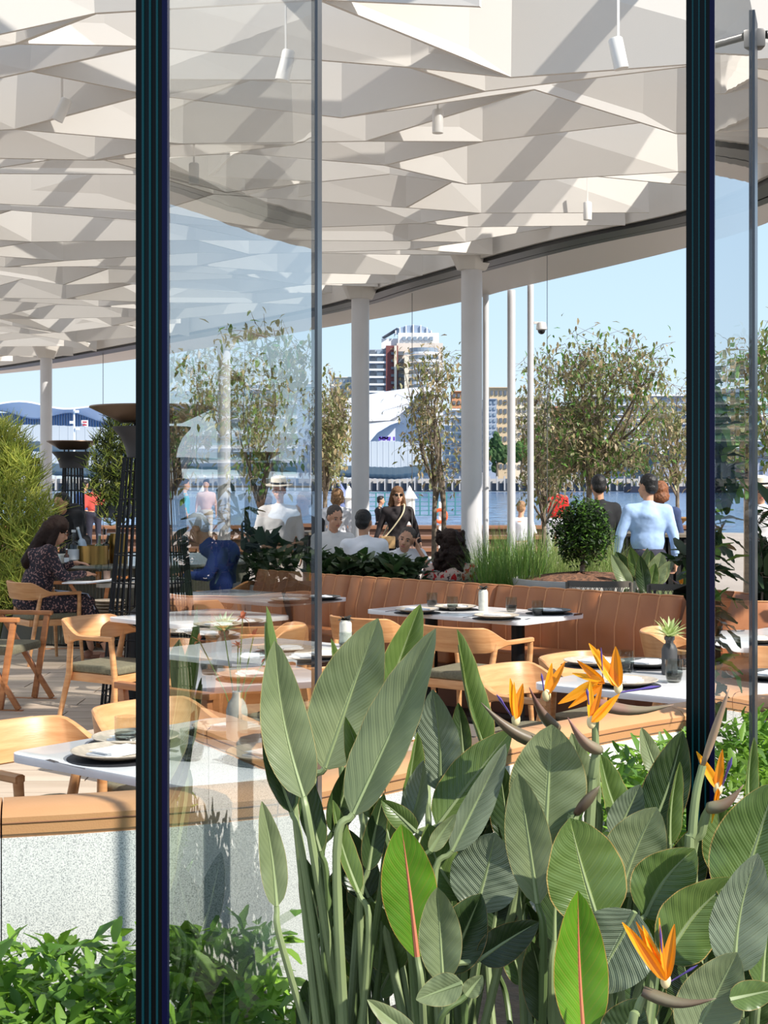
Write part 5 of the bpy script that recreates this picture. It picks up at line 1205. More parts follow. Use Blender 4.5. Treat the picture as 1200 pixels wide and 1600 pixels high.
for i in range(13): x = a.x + (b.x - a.x) * i / 12; mb = MB(); mb.bar((x, 50, a.z), (x, 50, b.z), .05, .05); mb.build('post', M_teal, fn, smooth=False)
for k in range(6): z = a.z + (b.z - a.z) * k / 5; mb = MB(); mb.bar((a.x, 50, z), (b.x, 50, z), .025, .025); mb.build('rail', M_teal, fn, smooth=False)
for px, py in ((545, 765), (533, 763), (640 - 0, 766), (284, 765), (317, 765)):
    p = W(px, py, 44); o = empty('pile_cap', (p.x, 44, 0), 0, {545: 'white cone-topped mooring pile behind the blond woman', 533: 'blue-grey cone-topped mooring pile left of the white one', 640: 'white cone-topped mooring pile right of the woman in black', 284: 'white cone-topped pile seen through the left fin, left one', 317: 'white cone-topped pile seen through the left fin, right one'}[px], 'pile', 'cone-topped mooring piles')
    mb = MB(); mb.lathe([(.16, -1.3), (.16, p.z - .25)], n=16); mb.build('pile', M_white_metal if px != 533 else mat('blue_grey_paint', (.40, .45, .62), .5), o)
    mb = MB(); mb.lathe([(.24, p.z - .25), (0, p.z + .15)], n=20); mb.build('cone', M_white_metal if px != 533 else MATS['blue_grey_paint'], o)
o = empty('life_ring', W(688, 806, 31), 0, 'orange life ring on the quay beside the twin tree trunks', 'life ring'); mb = MB(); mb.tube([(.13 * math.cos(t * math.pi / 12), 0, .13 * math.sin(t * math.pi / 12)) for t in range(25)], .035, 10, cap=False); mb.build('ring', mat('orange_ring', (.88, .35, .15), .6), o)
mb = MB(); mb.bar((0, .06, -.9), (0, .06, .3), .06, .06); mb.build('stand', M_white_metal, o)
# dark fluted bar behind the blue-shirted man, with a mustard lounge chair
o = empty('fluted_bar', ((1068 - 600) / F * 15.9, 16.2, 0), 0, 'dark vertically ribbed bar behind the man in the pale blue shirt', 'bar')
zt = EYE - 80 / F * 15.6
for k in range(26):
    a = math.pi + math.pi * k / 25; mb = MB(); mb.box((.62 * math.cos(a), .62 * math.sin(a), zt / 2 - .02), (.05, .05, zt - .06), rz=a); mb.build('rib', M_rib, o, smooth=False)
mb = MB(); mb.lathe([(.58, 0), (.58, zt - .03)], n=32); mb.build('core', M_black, o); mb = MB(); mb.lathe([(0, zt - .03), (.68, zt - .03), (.68, zt), (0, zt)], n=40); mb.build('top', mat('putty_top', (.52, .47, .40), .5), o)
o = empty('tub_chair', ((1060 - 600) / F * 15.9, 16.35, zt), 0, 'mustard curved bowl on top of the dark ribbed bar', 'bowl'); o.name = 'mustard_bowl'
mb = MB(); mb.lathe([(0, .0), (.10, .0), (.09, .04), (.16, .12), (.27, .16), (.255, .165), (.14, .13), (0, .10)], n=36); mb.build('shell', mat('mustard_glaze', (.70, .50, .20), .4), o)
# small clump of broad leaves behind the banquette is in the plants section

# ------------------------------------------------------------------ far shore
M_wf = mat('wharf_dark', (.28, .30, .33), .8); M_wharf = mat('wharf_pale', (.72, .70, .68), .8)
wh = empty('wharf', (0, 0, 0), 0, 'long low wharf on piles at the far side of the water', 'wharf')
box_px(-100, 1300, 755, 768, 460, 8, 'wharf_face', M_wf, wh); box_px(-100, 1300, 748, 755.5, 461, 8, 'railing_deck', M_wharf, wh)
for k in range(120): box_px(-90 + k * 11.7, -88 + k * 11.7, 744 if k % 4 else 738, 766, 459, 1, 'wharf_pile', M_wharf, wh)
pt = empty('pontoon', (0, 0, 0), 0, 'dark pontoon low on the water at the right, below the grey shed', 'pontoon'); box_px(985, 1300, 760, 771, 440, 12, 'hull', mat('pontoon_navy', (.12, .14, .22), .6), pt)
for k in range(9): box_px(995 + k * 32, 1003 + k * 32, 752, 761, 441, 3, 'bollard', M_wharf, pt)
def block(lab, px0, px1, pt_, pb, d, depth, wall, win, nx, ny, wf=.6, hf=.5, slabs=None, group='buildings on the far shore', name='building', stuff=True, skip=0, seed=1, parent=None, pil=False):
    r = random.Random(seed); o = parent or empty(name, (0, 0, 0), 0, lab, 'building', group)
    depth = min(depth, 11); box_px(px0, px1, pt_, 759, d, depth, 'walls', wall, o); cw, ch = (px1 - px0) / nx, (pb - pt_) / ny; mb = MB()
    a, b = W(px0, pb, d), W(px1, pt_, d); s = d / F
    wm = MB(); wm.box((0, 0, 0), (cw * wf * s, .5, ch * hf * s)); wme = wm.mesh('window', win, False)
    single = nx * ny <= 300 and not stuff
    for i in range(nx):
        for j in range(ny):
            if r.random() < skip: continue
            c = (a.x + (i + .5) * cw * s, d - .1, b.z - (j + .55) * ch * s)
            if single: link('window', wme, o, c)
            else: mb.box(c, (cw * wf * s, .5, ch * hf * s))
    if not single: tag(mb.build('windows', win, o, smooth=False), kind='stuff')
    if slabs:
        for j in range(ny + 1): box_px(px0 - .6, px1 + .6, pt_ + j * ch - .6, pt_ + j * ch + .9, d - 1.6, 1.8, 'balcony_slab', slabs, o)
    box_px(px0 - .5, px1 + .5, pt_ - 1.3, pt_, d - .8, depth, 'parapet', slabs or wall, o)
    return o
C_sand = mat('sandstone', (.82, .72, .58), .8, noise=.05, nscale=.05); C_cream = mat('cream_render', (.86, .82, .74), .8); C_white = mat('white_render', (.88, .88, .88), .7); C_pink = mat('pinkish_brick', (.72, .50, .44), .8); C_red = mat('dark_red_brick', (.46, .26, .25), .8)
C_win = mat('window_blue_grey_hazed', (.54, .59, .64), .25); C_wind = mat('window_dark_hazed', (.38, .40, .43), .3); C_grey = mat('grey_blue_cladding', (.62, .65, .70), .6); C_tan = mat('tan_render', (.78, .62, .48), .8); C_glassb = mat('blue_glass', (.50, .66, .86), .15)  # window greys paled in colour to stand in for distance haze
# tower
T_ = empty('apartment_tower', (0, 0, 0), 0, 'tall apartment tower with red brick strip and domed glass crown', 'building', 'buildings on the far shore')
D = 620
box_px(577, 605, 546, 757, D, 20, 'west_wing', C_grey, T_); box_px(603, 622, 540, 757, D - 3, 20, 'brick_shaft', C_red, T_); box_px(620, 692, 536, 757, D, 22, 'main_wing', mat('pale_tower_render', (.84, .79, .74), .8), T_)
for j in range(11):
    y = 549 + j * 11.5
    box_px(577, 604, y + 4, y + 7, D - 2.5, 3, 'balcony_slab', C_white, T_); box_px(578, 586, y - 2, y + 3.5, D - 1, 2, 'window', C_wind, T_); box_px(589, 599, y - 2, y + 3.5, D - 1, 2, 'window', C_win, T_)
    box_px(611, 618, y + 1, y + 5, D - 4, 2, 'window', C_wind, T_); box_px(622, 631, y, y + 6, D - 2, 2, 'window', C_wind, T_)
    rows = [[Vector((W(660 + 30 * math.sin(t / 6 * 1.35), yy, D).x, D - 1 - 9 * math.cos(t / 6 * 1.35), W(0, yy, D).z)) for t in range(-6, 7)] for yy in (y + 7.5, y + 3.5)]
    mb = MB(); mb.grid(rows); mb.build('curved_balcony', C_white, T_, smooth=False)
    rows = [[Vector((W(662 + 24 * math.sin(t / 6 * 1.3), yy, D).x, D - 7 * math.cos(t / 6 * 1.3), W(0, yy, D).z)) for t in range(-6, 7)] for yy in (y + 3.8, y - 4)]
    mb = MB(); mb.grid(rows); mb.build('curved_glazing', C_win, T_, smooth=False)
box_px(616, 620, 540, 757, D - 5, 3, 'pilaster', C_cream, T_); box_px(632, 638, 556, 757, D - 8, 8, 'pilaster', C_cream, T_); box_px(622, 686, 520, 538, D + 1, 18, 'upper_storeys', C_white, T_); box_px(596, 624, 529, 545, D + 3, 16, 'stepped_storey', C_white, T_)
for k in range(6): box_px(629 + k * 8.5, 634 + k * 8.5, 526, 532, D, 2, 'window', C_win, T_)
rows = []
for i in range(9):
    t = math.pi * i / 8; rows.append([Vector((W(646 - 30 * math.cos(t), 0, D).x, D + 2 + 16 * q, W(0, 522 - 15 * math.sin(t) , D).z)) for q in (0, 1)])
mb = MB(); mb.grid(rows); mb.add([r[0] for r in rows], [tuple(range(9))]); mb.build('domed_crown', mat('dome_glazing', (.58, .64, .72), .3), T_, smooth=False)
mb = MB(); [mb.bar(W(646 - 30 * math.cos(math.pi * i / 8), 522 - 15 * math.sin(math.pi * i / 8), D + 1.5), W(646 - 30 * math.cos(math.pi * i / 8), 522, D + 1.5), .5, .5) for i in range(1, 8)]; tag(mb.build('dome_ribs', C_white, T_, smooth=False), kind='stuff')
mb = MB(); mb.grid([[W(596, 527, D), W(620, 512, D)], [W(600, 530, D + 15), W(626, 515, D + 15)]]); mb.build('canopy', C_grey, T_, smooth=False)
# museum shells
ms = empty('museum_hall', (0, 0, 0), 0, 'white museum hall with two overlapping curved shell roofs and purple lettering', 'building', 'buildings on the far shore')
def shell(ptsb, ptst, d, depth, m, name, par):
    rows = [[W(x, y, d) for x, y in ptst], [W(x, y, d) + Vector((0, depth, 0)) for x, y in ptst]]; mb = MB(); mb.grid(rows)
    poly = [W(x, y, d) for x, y in ptst] + [W(x, y, d) for x, y in ptsb[::-1]]; mb.add(poly, [tuple(range(len(poly)))]); return mb.build(name, m, par, smooth=False)
M_shell = mat('white_shell_roof', (.90, .90, .92), .45); M_shell2 = mat('white_wall_panels', (.86, .86, .87), .6)
shell([(500, 757), (692, 757)], [(500, 640), (560, 626), (600, 616), (640, 609), (685, 604.5), (692, 604)], 545, 30, M_shell2, 'gable_wall', ms)
shell([(500, 664), (575, 658), (608, 657), (625, 648), (640, 634), (660, 618)], [(500, 632), (560, 619), (600, 612), (640, 606), (684, 603.5), (686, 604)], 543, 34, M_shell, 'shell_roof', ms)
shell([(500, 696), (578, 690), (590, 676), (610, 664), (625, 659)], [(500, 672), (560, 664), (600, 659), (626, 657), (627, 658)], 541, 30, M_shell, 'shell_roof', ms)
box_px(657, 678, 612, 700, 540, 6, 'dark_glazed_end', mat('grey_louvres', (.42, .42, .45), .6), ms)
for k in range(5): box_px(659 + k * 4.2, 660 + k * 4.2, 614, 700, 538.5, 1.5, 'mullion', C_white, ms)
# purple letters M U (first letters of the sign)
LP = mat('purple_sign', (.42, .30, .72), .5)
def bars(segs, d, par):
    mb = MB()
    for a, b in segs: mb.bar(W(*a, d), W(*b, d), .75, .75)
    return mb.build('letter', LP, par, smooth=False)
bars([((593.3, 688.5), (593.3, 682.5)), ((593.3, 682.5), (596, 686.5)), ((596, 686.5), (598.7, 682.5)), ((598.7, 682.5), (598.7, 688.5))], 538, ms)
bars([((601, 688.5), (601, 682.5)), ((601, 682.5), (603.4, 686.5)), ((603.4, 686.5), (605.8, 682.5)), ((605.8, 682.5), (605.8, 688.5))], 538, ms)
bars([((609, 682.5), (609, 687)), ((609, 687), (607.6, 688.5))], 538, ms); bars([((615.5, 682.5), (615.5, 688.5))], 538, ms)
# ribbed grey wave canopies nearer the water
M_wave = mat('ribbed_grey_roof', (.62, .65, .68), .4); M_waved = mat('canopy_underside_hazed', (.74, .69, .62), .7)  # underside colour paled for haze and warmed against blue bounce light
def wave(lab, prof_top, prof_bot, d, depth, nribs):
    """prof_top/prof_bot: outline pixels of upper and lower roof edge; the roof falls towards the viewer"""
    o = empty('wave_canopy', (0, 0, 0), 0, lab, 'canopy', 'curved grey canopies by the water'); n = nribs
    def at(prof, u):
        k = u * (len(prof) - 1); i = min(int(k), len(prof) - 2); f = k - i; return (prof[i][0] + (prof[i + 1][0] - prof[i][0]) * f, prof[i][1] + (prof[i + 1][1] - prof[i][1]) * f)
    rows = []
    for j in range(7):
        v = j / 6; rows.append([W(at(prof_top, i / n)[0] * (1 - v) + at(prof_bot, i / n)[0] * v, at(prof_top, i / n)[1] * (1 - v ** 1.3) + at(prof_bot, i / n)[1] * v ** 1.3, d + depth * (1 - v)) + Vector((0, 0, .12 if i % 2 else 0)) for i in range(n + 1)])
    mb = MB(); mb.grid(rows); mb.build('roof_sheet', M_wave, o)
    for i in range(0, n, 2):
        mb = MB(); mb.tube([r[i] + Vector((0, 0, .02)) for r in rows], .12, 4); mb.build('standing_seam', M_wave, o, smooth=False)
    fr = rows[-1]; mb = MB(); mb.grid([fr, [p + Vector((0, 1.5, -1.6)) for p in fr], [p + Vector((0, depth * .5, -2.6)) for p in fr]]); mb.build('fascia', M_waved, o, smooth=False)
    return o
wave('curved ribbed grey canopy between the columns, below the museum hall', [(490, 690), (560, 690), (620, 690), (690, 697)], [(490, 725), (560, 729), (620, 731), (692, 722)], 330, 22, 40)
wave('long ribbed grey canopy at left behind the patio heaters', [(-60, 664), (60, 664), (160, 668), (260, 680), (500, 686)], [(-60, 688), (60, 690), (160, 703), (260, 714), (500, 722)], 345, 24, 60)
wave('lower grey canopy at left behind the feathery shrub', [(-60, 700), (60, 706), (130, 712), (230, 722)], [(-60, 716), (60, 722), (130, 728), (230, 738)], 300, 16, 30)
# stadium-like roof left with blue glass band and a small sign
sd_ = empty('convention_centre', (0, 0, 0), 0, 'low convention centre with pale wavy roof and blue glass band, far left', 'building', 'buildings on the far shore')
box_px(-60, 190, 645, 672, 480, 20, 'glass_band', C_glassb, sd_)
for k in range(60): box_px(-55 + k * 4.1, -54.4 + k * 4.1, 646, 671, 479, 1, 'mullion', C_grey, sd_)
rows = []
for i in range(26):
    x = -60 + i * 10; zt_ = 628 + 4 * math.sin(i * .5) + (i / 26) ** 2 * 14; zb_ = 640 + 6 * math.cos(i * .55) + (i / 26) ** 2 * 10 + (8 if i < 3 else 0)
    rows.append([W(x, zt_, 500), W(x, zt_ + 2.5, 470), W(x, zb_ + 5, 474), W(x, zb_ + 8, 482)])
mb = MB(); mb.grid(rows); mb.build('wavy_roof', M_shell, sd_)
box_px(127, 137, 656.5, 668, 470, .8, 'sign_panel', C_white, sd_); box_px(129, 135, 658.5, 660.5, 469, .6, 'sign_bar', mat('sign_red', (.75, .2, .25), .5), sd_); box_px(129, 135, 663, 665, 469, .6, 'sign_bar', MATS['sign_red'], sd_)
lm_ = empty('light_mast', W(116, 700, 120) * 1, 0, 'thin mast with floodlights standing at left between the heaters', 'mast'); lm_.location = (W(116, 0, 120).x, 120, 0)
mb = MB(); mb.bar((0, 0, -1.2), (0, 0, W(0, 637, 120).z), .12, .12); mb.build('pole', C_white, lm_)
for k, (dx, y) in enumerate(((4, 643), (-4, 660), (5, 670))): mb = MB(); p = W(116 + dx, y, 120); mb.box((p.x - lm_.location.x, 0, p.z), (.3, .3, .22)); mb.build('floodlight', C_white, lm_)
# right bank apartments
block('sandstone apartment block just right of the big pale column', 765, 800, 606, 735, 520, 30, C_sand, C_wind, 5, 9, stuff=False)
block('tall dark blue-grey sliver of a building beside the sandstone block', 757, 776, 624, 735, 510, 20, C_grey, C_win, 3, 12)
block('cream apartment block with small windows left of the wide airy tree', 800, 862, 622, 735, 525, 30, C_cream, C_wind, 8, 9, stuff=False)
block('pinkish apartment block behind the wide airy tree', 855, 932, 636, 735, 540, 30, C_tan, C_wind, 10, 8, slabs=C_pink)
block('grey and white stepped apartment block, upper right behind the trees', 925, 1075, 618, 735, 560, 30, C_grey, C_win, 14, 8, slabs=C_white)
block('low white terrace block with many square windows behind the trees', 905, 1030, 655, 735, 500, 25, C_white, C_wind, 12, 5, .55, .6, slabs=C_white, stuff=False)
block('white balconied block between museum and sandstone block', 694, 760, 640, 735, 530, 25, C_white, C_win, 7, 8, slabs=C_white)
block('orange brick block left of the sandstone block, behind the sparse tree', 706, 735, 612, 735, 560, 20, mat('orange_brick', (.82, .58, .42), .8), C_wind, 4, 11)
block('pale distant block over the slender tree left of the first column', 518, 552, 590, 660, 640, 20, C_cream, C_win, 6, 7)
# grey shed by the wharf
sh = empty('wharf_shed', (0, 0, 0), 0, 'blue-grey wharf shed with projecting pale roof and outside stair at right', 'building', 'buildings on the far shore')
box_px(1012, 1300, 690, 758, 488, 10, 'walls', C_grey, sh)
for k in range(12):
    box_px(1016 + k * 22, 1032 + k * 22, 700, 716, 487, 1, 'window', C_wind, sh); box_px(1016 + k * 22, 1032 + k * 22, 724, 746, 487, 1, 'bay', mat('shed_bay', (.62, .64, .70), .7), sh)
mb = MB(); mb.grid([[W(1020, 686, 482), W(1062, 668, 482), W(1300, 640, 482)], [W(1030, 686, 480), W(1072, 668, 480), W(1300, 640, 500)]]); mb.grid([[W(1020, 690, 482), W(1062, 672, 482), W(1300, 645, 482)], [W(1020, 686, 482), W(1062, 668, 482), W(1300, 640, 482)]]); mb.build('roof', M_wave, sh, smooth=False)
mb = MB(); mb.bar(W(1026, 712, 484), W(1050, 696, 484), 1, 1); mb.build('stair', C_white, sh); box_px(1008, 1020, 702, 757, 484, 3, 'stair_tower', mat('dark_teal_glass', (.16, .24, .30), .3), sh)
block('white and glass office building behind the right frame edge', 1100, 1420, 592, 690, 500, 30, C_white, mat('green_glass', (.58, .72, .70), .2), 16, 5, .92, .45, slabs=C_white)
# trees on the far bank
def bank_tree(px, py, rx, ry, d, m, seed, lab):
    r = random.Random(seed); o = empty('bank_tree', W(px, py + ry, d), 0, lab, 'tree', 'round green trees on the far bank'); s = d / F
    mb = MB(); mb.tube([(0, 0, -3), (0, 0, ry * s)], [.5, .3], 6); mb.build('trunk', M_tree, o); mb = MB()
    for _ in range(26): mb.ell((r.gauss(0, .42) * rx * s, r.uniform(-.3, .3) * rx * s, (1 + r.gauss(0, .38)) * ry * s), (rx * s * .38, rx * s * .38, ry * s * .3), 8, 6)
    mb.v = [tuple(Vector(v) + Vector((r.uniform(-.3, .3), r.uniform(-.3, .3), r.uniform(-.3, .3)))) for v in mb.v]; tag(mb.build('foliage', m, o, smooth=False), kind='stuff')
BT = mat('bank_tree_green', (.30, .44, .18), .9, noise=.35, nscale=.6); BT2 = mat('bank_tree_deep', (.24, .36, .18), .9, noise=.35, nscale=.6)
for i, (px, py, rx, ry, lab) in enumerate([(777, 705, 14, 26, 'round green far-bank tree just right of the big pale column'), (815, 705, 16, 24, 'round green far-bank tree between the thin white posts'), (860, 712, 22, 22, 'green far-bank tree left of the wide airy tree'), (898, 708, 24, 24, 'green far-bank tree behind the trunk of the wide airy tree'),
        (950, 712, 26, 20, 'green far-bank tree right of the wide airy tree'), (990, 715, 22, 18, 'green far-bank tree left of the wharf shed'), (838, 716, 16, 16, 'low far-bank tree by the camera post')]): bank_tree(px, py, rx, ry, 475, BT if i % 2 else BT2, 60 + i, lab)
# what the fins mirror: beyond the right frame edge
block('brown-windowed quay building out to the right, mirrored in the fins', 1330, 1900, 600, 745, 300, 30, C_white, mat('green_glass2', (.45, .58, .58), .2), 14, 6, .9, .5, slabs=C_white)
tree('young_tree', 'tall young tree out to the right, mirrored in the left fin', G0(1420, 20), [(1400, 600, 60, 80), (1450, 680, 60, 60)], 20, 70, 1800, .12, [SG1, GR2, SG3], 71, .05, W(1420, 745, 20))
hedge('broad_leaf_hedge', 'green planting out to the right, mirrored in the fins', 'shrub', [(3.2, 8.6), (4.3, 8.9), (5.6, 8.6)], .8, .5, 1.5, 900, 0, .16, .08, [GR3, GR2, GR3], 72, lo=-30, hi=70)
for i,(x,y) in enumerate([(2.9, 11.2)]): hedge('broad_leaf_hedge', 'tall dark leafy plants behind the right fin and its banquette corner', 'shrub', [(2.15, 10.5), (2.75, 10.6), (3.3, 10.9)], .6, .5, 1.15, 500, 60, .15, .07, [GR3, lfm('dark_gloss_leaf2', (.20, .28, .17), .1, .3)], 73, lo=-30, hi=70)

hedge('tall_potted_shrub', 'tall dark leafy shrub beyond the right edge, mirrored in the right fin', 'shrub', [(1.52, 4.75), (1.85, 4.95)], .36, .35, 2.05, 5200, 0, .09, .045, [GR3, GR2, MATS['dark_gloss_leaf2']], 74, core=False, lo=-60, hi=50)
# ------------------------------------------------------------------ bird of paradise plants in the foreground
bed = MB(); bed.box((.6, 2.55, .15), (6.4, 1.9, .30)); o = bed.build('ground_soil_bed', M_soil, smooth=False); tag(o, kind='structure')
bed = MB(); bed.prism([(-.2, 3.5), (3.8, 3.5), (3.8, 5.3), (2.0, 5.2), (1.1, 4.7), (.6, 4.3)], 0, .30); o = bed.build('ground_soil_bed', M_soil, smooth=False); tag(o, kind='structure')
L_U = leafmat('strelitzia_grey_leaf', (.49, .53, .38), (.41, .46, .32), (.64, .68, .47), .33, edge=(.66, .60, .38), bstr=.20, trans=.10)
L_G = leafmat('strelitzia_green_leaf', (.38, .46, .24), (.31, .40, .20), (.62, .68, .40), .27, edge=(.74, .60, .36), bstr=.25, trans=.14)
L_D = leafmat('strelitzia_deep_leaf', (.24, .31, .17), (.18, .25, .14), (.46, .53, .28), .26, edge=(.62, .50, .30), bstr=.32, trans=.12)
L_B = leafmat('strelitzia_fresh_leaf', (.40, .58, .13), (.34, .52, .11), (.82, .45, .32), .35, edge=(.76, .55, .28), bstr=.15, trans=.2)
L_S = leafmat('strelitzia_bluish_leaf', (.49, .53, .44), (.40, .45, .36), (.66, .70, .56), .22, bstr=.42, trans=.06, dens=12)
M_stk = mat('strelitzia_stalk', (.56, .62, .43), .45, noise=.12, nscale=6, trans=.06); M_stk2 = mat('strelitzia_stalk_deep', (.38, .46, .27), .45, noise=.15, nscale=6)
M_or = mat('orange_sepal', (1.0, .70, .12), .45, c2=(1.0, .58, .08), nscale=9, trans=.35); M_or2 = mat('deep_orange_sepal', (.98, .54, .08), .45, c2=(1.0, .66, .12), nscale=9, trans=.35)
M_vi = mat('violet_petal', (.36, .30, .60), .4); M_beak = mat('flower_beak', (.46, .50, .38), .45, c2=(.58, .40, .36), nscale=7); M_beak2 = mat('reddish_beak', (.44, .26, .24), .45, c2=(.40, .42, .32), nscale=6); M_cream = mat('cream_sepal_base', (.92, .86, .66), .5)
def blade(tip, base, w, yaw=0, fold=.28, bow=.08, lat=0, n=16, m=8, shape=.72, dz=0, rip=.035, curl=.0, wave_=0, open_=1.0):
    """grid rows of a leaf from base to tip; w full width in metres, yaw turns it about its midrib"""
    t = tip - base; L = t.length; t.normalize(); view = (base - Vector((0, 0, EYE))).normalized()
    side = t.cross(view).normalized(); side = Matrix.Rotation(R(yaw), 3, t) @ side; nn = side.cross(t).normalized()
    if nn.y > 0 and abs(yaw) < 90: pass
    rows = []
    for i in range(n + 1):
        u = i / n; hw = w / 2 * max(0, math.sin(math.pi * min(1, u ** shape))) ** .68
        if u < .04: hw = w * .06
        if i == n: hw = .0008
        c = base + t * L * u + nn * bow * L * math.sin(math.pi * u) + side * lat * L * math.sin(math.pi * u) + nn * (-curl) * L * max(0, u - .6) ** 2 * 3
        row = []
        for k in range(-m, m + 1):
            v = k / m; a = abs(v); ang = fold * (1.2 - .5 * a)
            h = hw * a * ang + rip * hw * math.sin(u * 26 + a * 2) * a + wave_ * hw * math.sin(u * 9 + (1.7 if v > 0 else 0)) * a * a
            row.append(c + side * (v * hw * math.cos(fold * .9) * (open_ if v < 0 else 1)) - nn * h)
        rows.append(row)
    return rows, t, side, nn
clumps = {}
def clump(key, px, d, lab):
    p = Vector(((px - 600) / F * d, d, .30)); o = empty('bird_of_paradise_plant', p, 0, lab, 'plant', 'bird of paradise plants in the foreground'); clumps[key] = (o, p); return o
clump('a', 548, 2.62, 'tallest upright bird of paradise clump, in front of the left fin')
clump('b', 700, 2.55, 'bird of paradise clump with one fresh green pink-ribbed leaf, centre')
clump('c', 850, 2.50, 'broad grey-green leaf clump under the cluster of tall orange flowers')
clump('d', 985, 2.40, 'clump carrying the lowest orange flower, bottom right')
clump('e', 1130, 2.45, 'clump at the right edge with a single orange flower and a spear bud')
pr = random.Random(77)
def leaf(key, tip, base, wpx, d, m, yaw=0, d2=None, fold=.28, bow=.06, lat=0, sr=.0075, stalk=True, sm=None, curl=0, wave_=.06, root=None, shape=.72):
    o, rp_ = clumps[key]; T = W(tip[0], tip[1], (d2 or d)); B = W(base[0], base[1], d)
    rows, t, side, nn = blade(T, B, wpx * (1.0 if key == 'a' else 1.15) * d / F, yaw + pr.uniform(-12, 12), fold * 1.45, bow, lat, curl=curl, wave_=wave_, shape=shape)
    mb = MB(); mb.grid([[p - rp_ for p in r] for r in rows], uv=True); lf = mb.build('leaf', m, o, smooth='all')
    # raised midrib on the back and stalk to the soil
    mb = MB(); mid = [r[len(r) // 2] - rp_ for r in rows]; mb.tube([p + nn * .001 for p in mid[:-2]], [.0042 * (1 - .85 * i / (len(mid) - 2)) + .0006 for i in range(len(mid) - 2)], 6); mb.build('midrib', sm or (M_stk if m is not L_B else mat('pink_midrib', (.80, .46, .34), .5)), lf)
    if stalk:
        rx = root if root is not None else pr.uniform(-.05, .05)
        f = Vector((rx, pr.uniform(-.05, .05), 0)); b0 = B - rp_; dn = (-t * .07); 
        pts = smoothpath([b0, b0 + dn, (b0 + dn).lerp(f, .55) + Vector((0, 0, -.02)), f], 5); k = len(pts)
        mb = MB(); mb.tube(pts, [sr * (.62 + .55 * i / k) for i in range(k)], 8); mb.build('leaf_stalk', sm or pr.choice([M_stk, M_stk, M_stk2]), lf)
    return lf
# tall left clump
leaf('a', (416, 947), (446, 1150), 62, 2.60, L_G, 62, fold=.5)
leaf('a', (429, 1001), (474, 1245), 88, 2.56, L_U, 12, fold=.34, lat=.03, sr=.009)
leaf('a', (412, 1112), (455, 1268), 60, 2.58, L_D, 35, fold=.4)
leaf('a', (409, 1252), (432, 1416), 48, 2.50, L_U, 20, fold=.35, lat=-.03)
leaf('a', (591, 966), (508, 1200), 118, 2.74, L_U, -14, fold=.22, lat=.02, sr=.009)
leaf('a', (681, 982), (552, 1272), 104, 2.55, L_U, -22, fold=.26, lat=.03, sr=.010)
leaf('a', (657, 944), (598, 1108), 74, 2.80, L_G, 18, fold=.5)
leaf('a', (517, 998), (552, 1140), 40, 2.84, L_G, 38, fold=.6)
leaf('a', (508, 1062), (524, 1150), 22, 2.86, L_G, 30, fold=.6)
leaf('a', (560, 1175), (520, 1300), 60, 2.66, L_D, 20, fold=.5)
leaf('a', (540, 1120), (585, 1280), 54, 2.62, L_G, -30, fold=.5)
leaf('a', (470, 1180), (500, 1330), 46, 2.64, L_D, 15)
leaf('a', (520, 1250), (560, 1395), 44, 2.56, L_G, 25, fold=.5)
leaf('a', (600, 1240), (575, 1360), 40, 2.60, L_D, 10)
# centre-left
leaf('b', (715, 983), (758, 1175), 58, 2.82, L_G, 40, fold=.7, curl=-.02)
leaf('b', (676, 1077), (688, 1235), 66, 2.68, L_S, -8, fold=.2, lat=-.01)
leaf('b', (650, 1085), (660, 1160), 30, 2.86, L_S, 20)
leaf('b', (716, 1098), (724, 1190), 30, 2.88, L_D, 0)
leaf('b', (800, 1140), (684, 1290), 74, 2.62, L_G, -10, fold=.2, lat=.03)
leaf('b', (790, 1162), (706, 1330), 56, 2.52, L_S, 28, fold=.5, lat=-.02)
leaf('b', (652, 1144), (630, 1275), 46, 2.64, L_G, 25, fold=.6, lat=-.04)
leaf('b', (662, 1188), (636, 1305), 48, 2.60, L_S, -25, fold=.3)
leaf('b', (582, 1240), (612, 1320), 36, 2.62, L_G, 0)
leaf('b', (596, 1250), (650, 1300), 34, 2.58, L_G, 0)
leaf('b', (627, 1288), (652, 1495), 78, 2.40, L_B, 0, fold=.12, shape=.95, bow=.03)
leaf('b', (683, 1384), (692, 1535), 66, 2.34, L_U, 8, fold=.35, shape=.85, curl=.12)
leaf('b', (752, 1396), (698, 1520), 88, 2.44, L_D, -10, fold=.5, shape=.85)
leaf('b', (842, 1440), (748, 1500), 56, 2.42, L_D, 10, fold=.3)
leaf('b', (650, 1562), (722, 1536), 46, 2.30, L_U, 0, fold=.3, stalk=False)
leaf('b', (754, 1524), (728, 1556), 28, 2.32, L_U, 0, fold=.3)
leaf('b', (574, 1562), (650, 1625), 38, 2.25, L_U, 15, fold=.5)
leaf('b', (668, 1287), (722, 1405), 66, 2.56, L_G, 5, fold=.2, lat=.08)
leaf('b', (775, 1300), (742, 1425), 98, 2.52, L_S, 0, fold=.15, shape=.8, curl=.1)
leaf('b', (712, 1272), (672, 1330), 26, 2.50, L_U, 30)
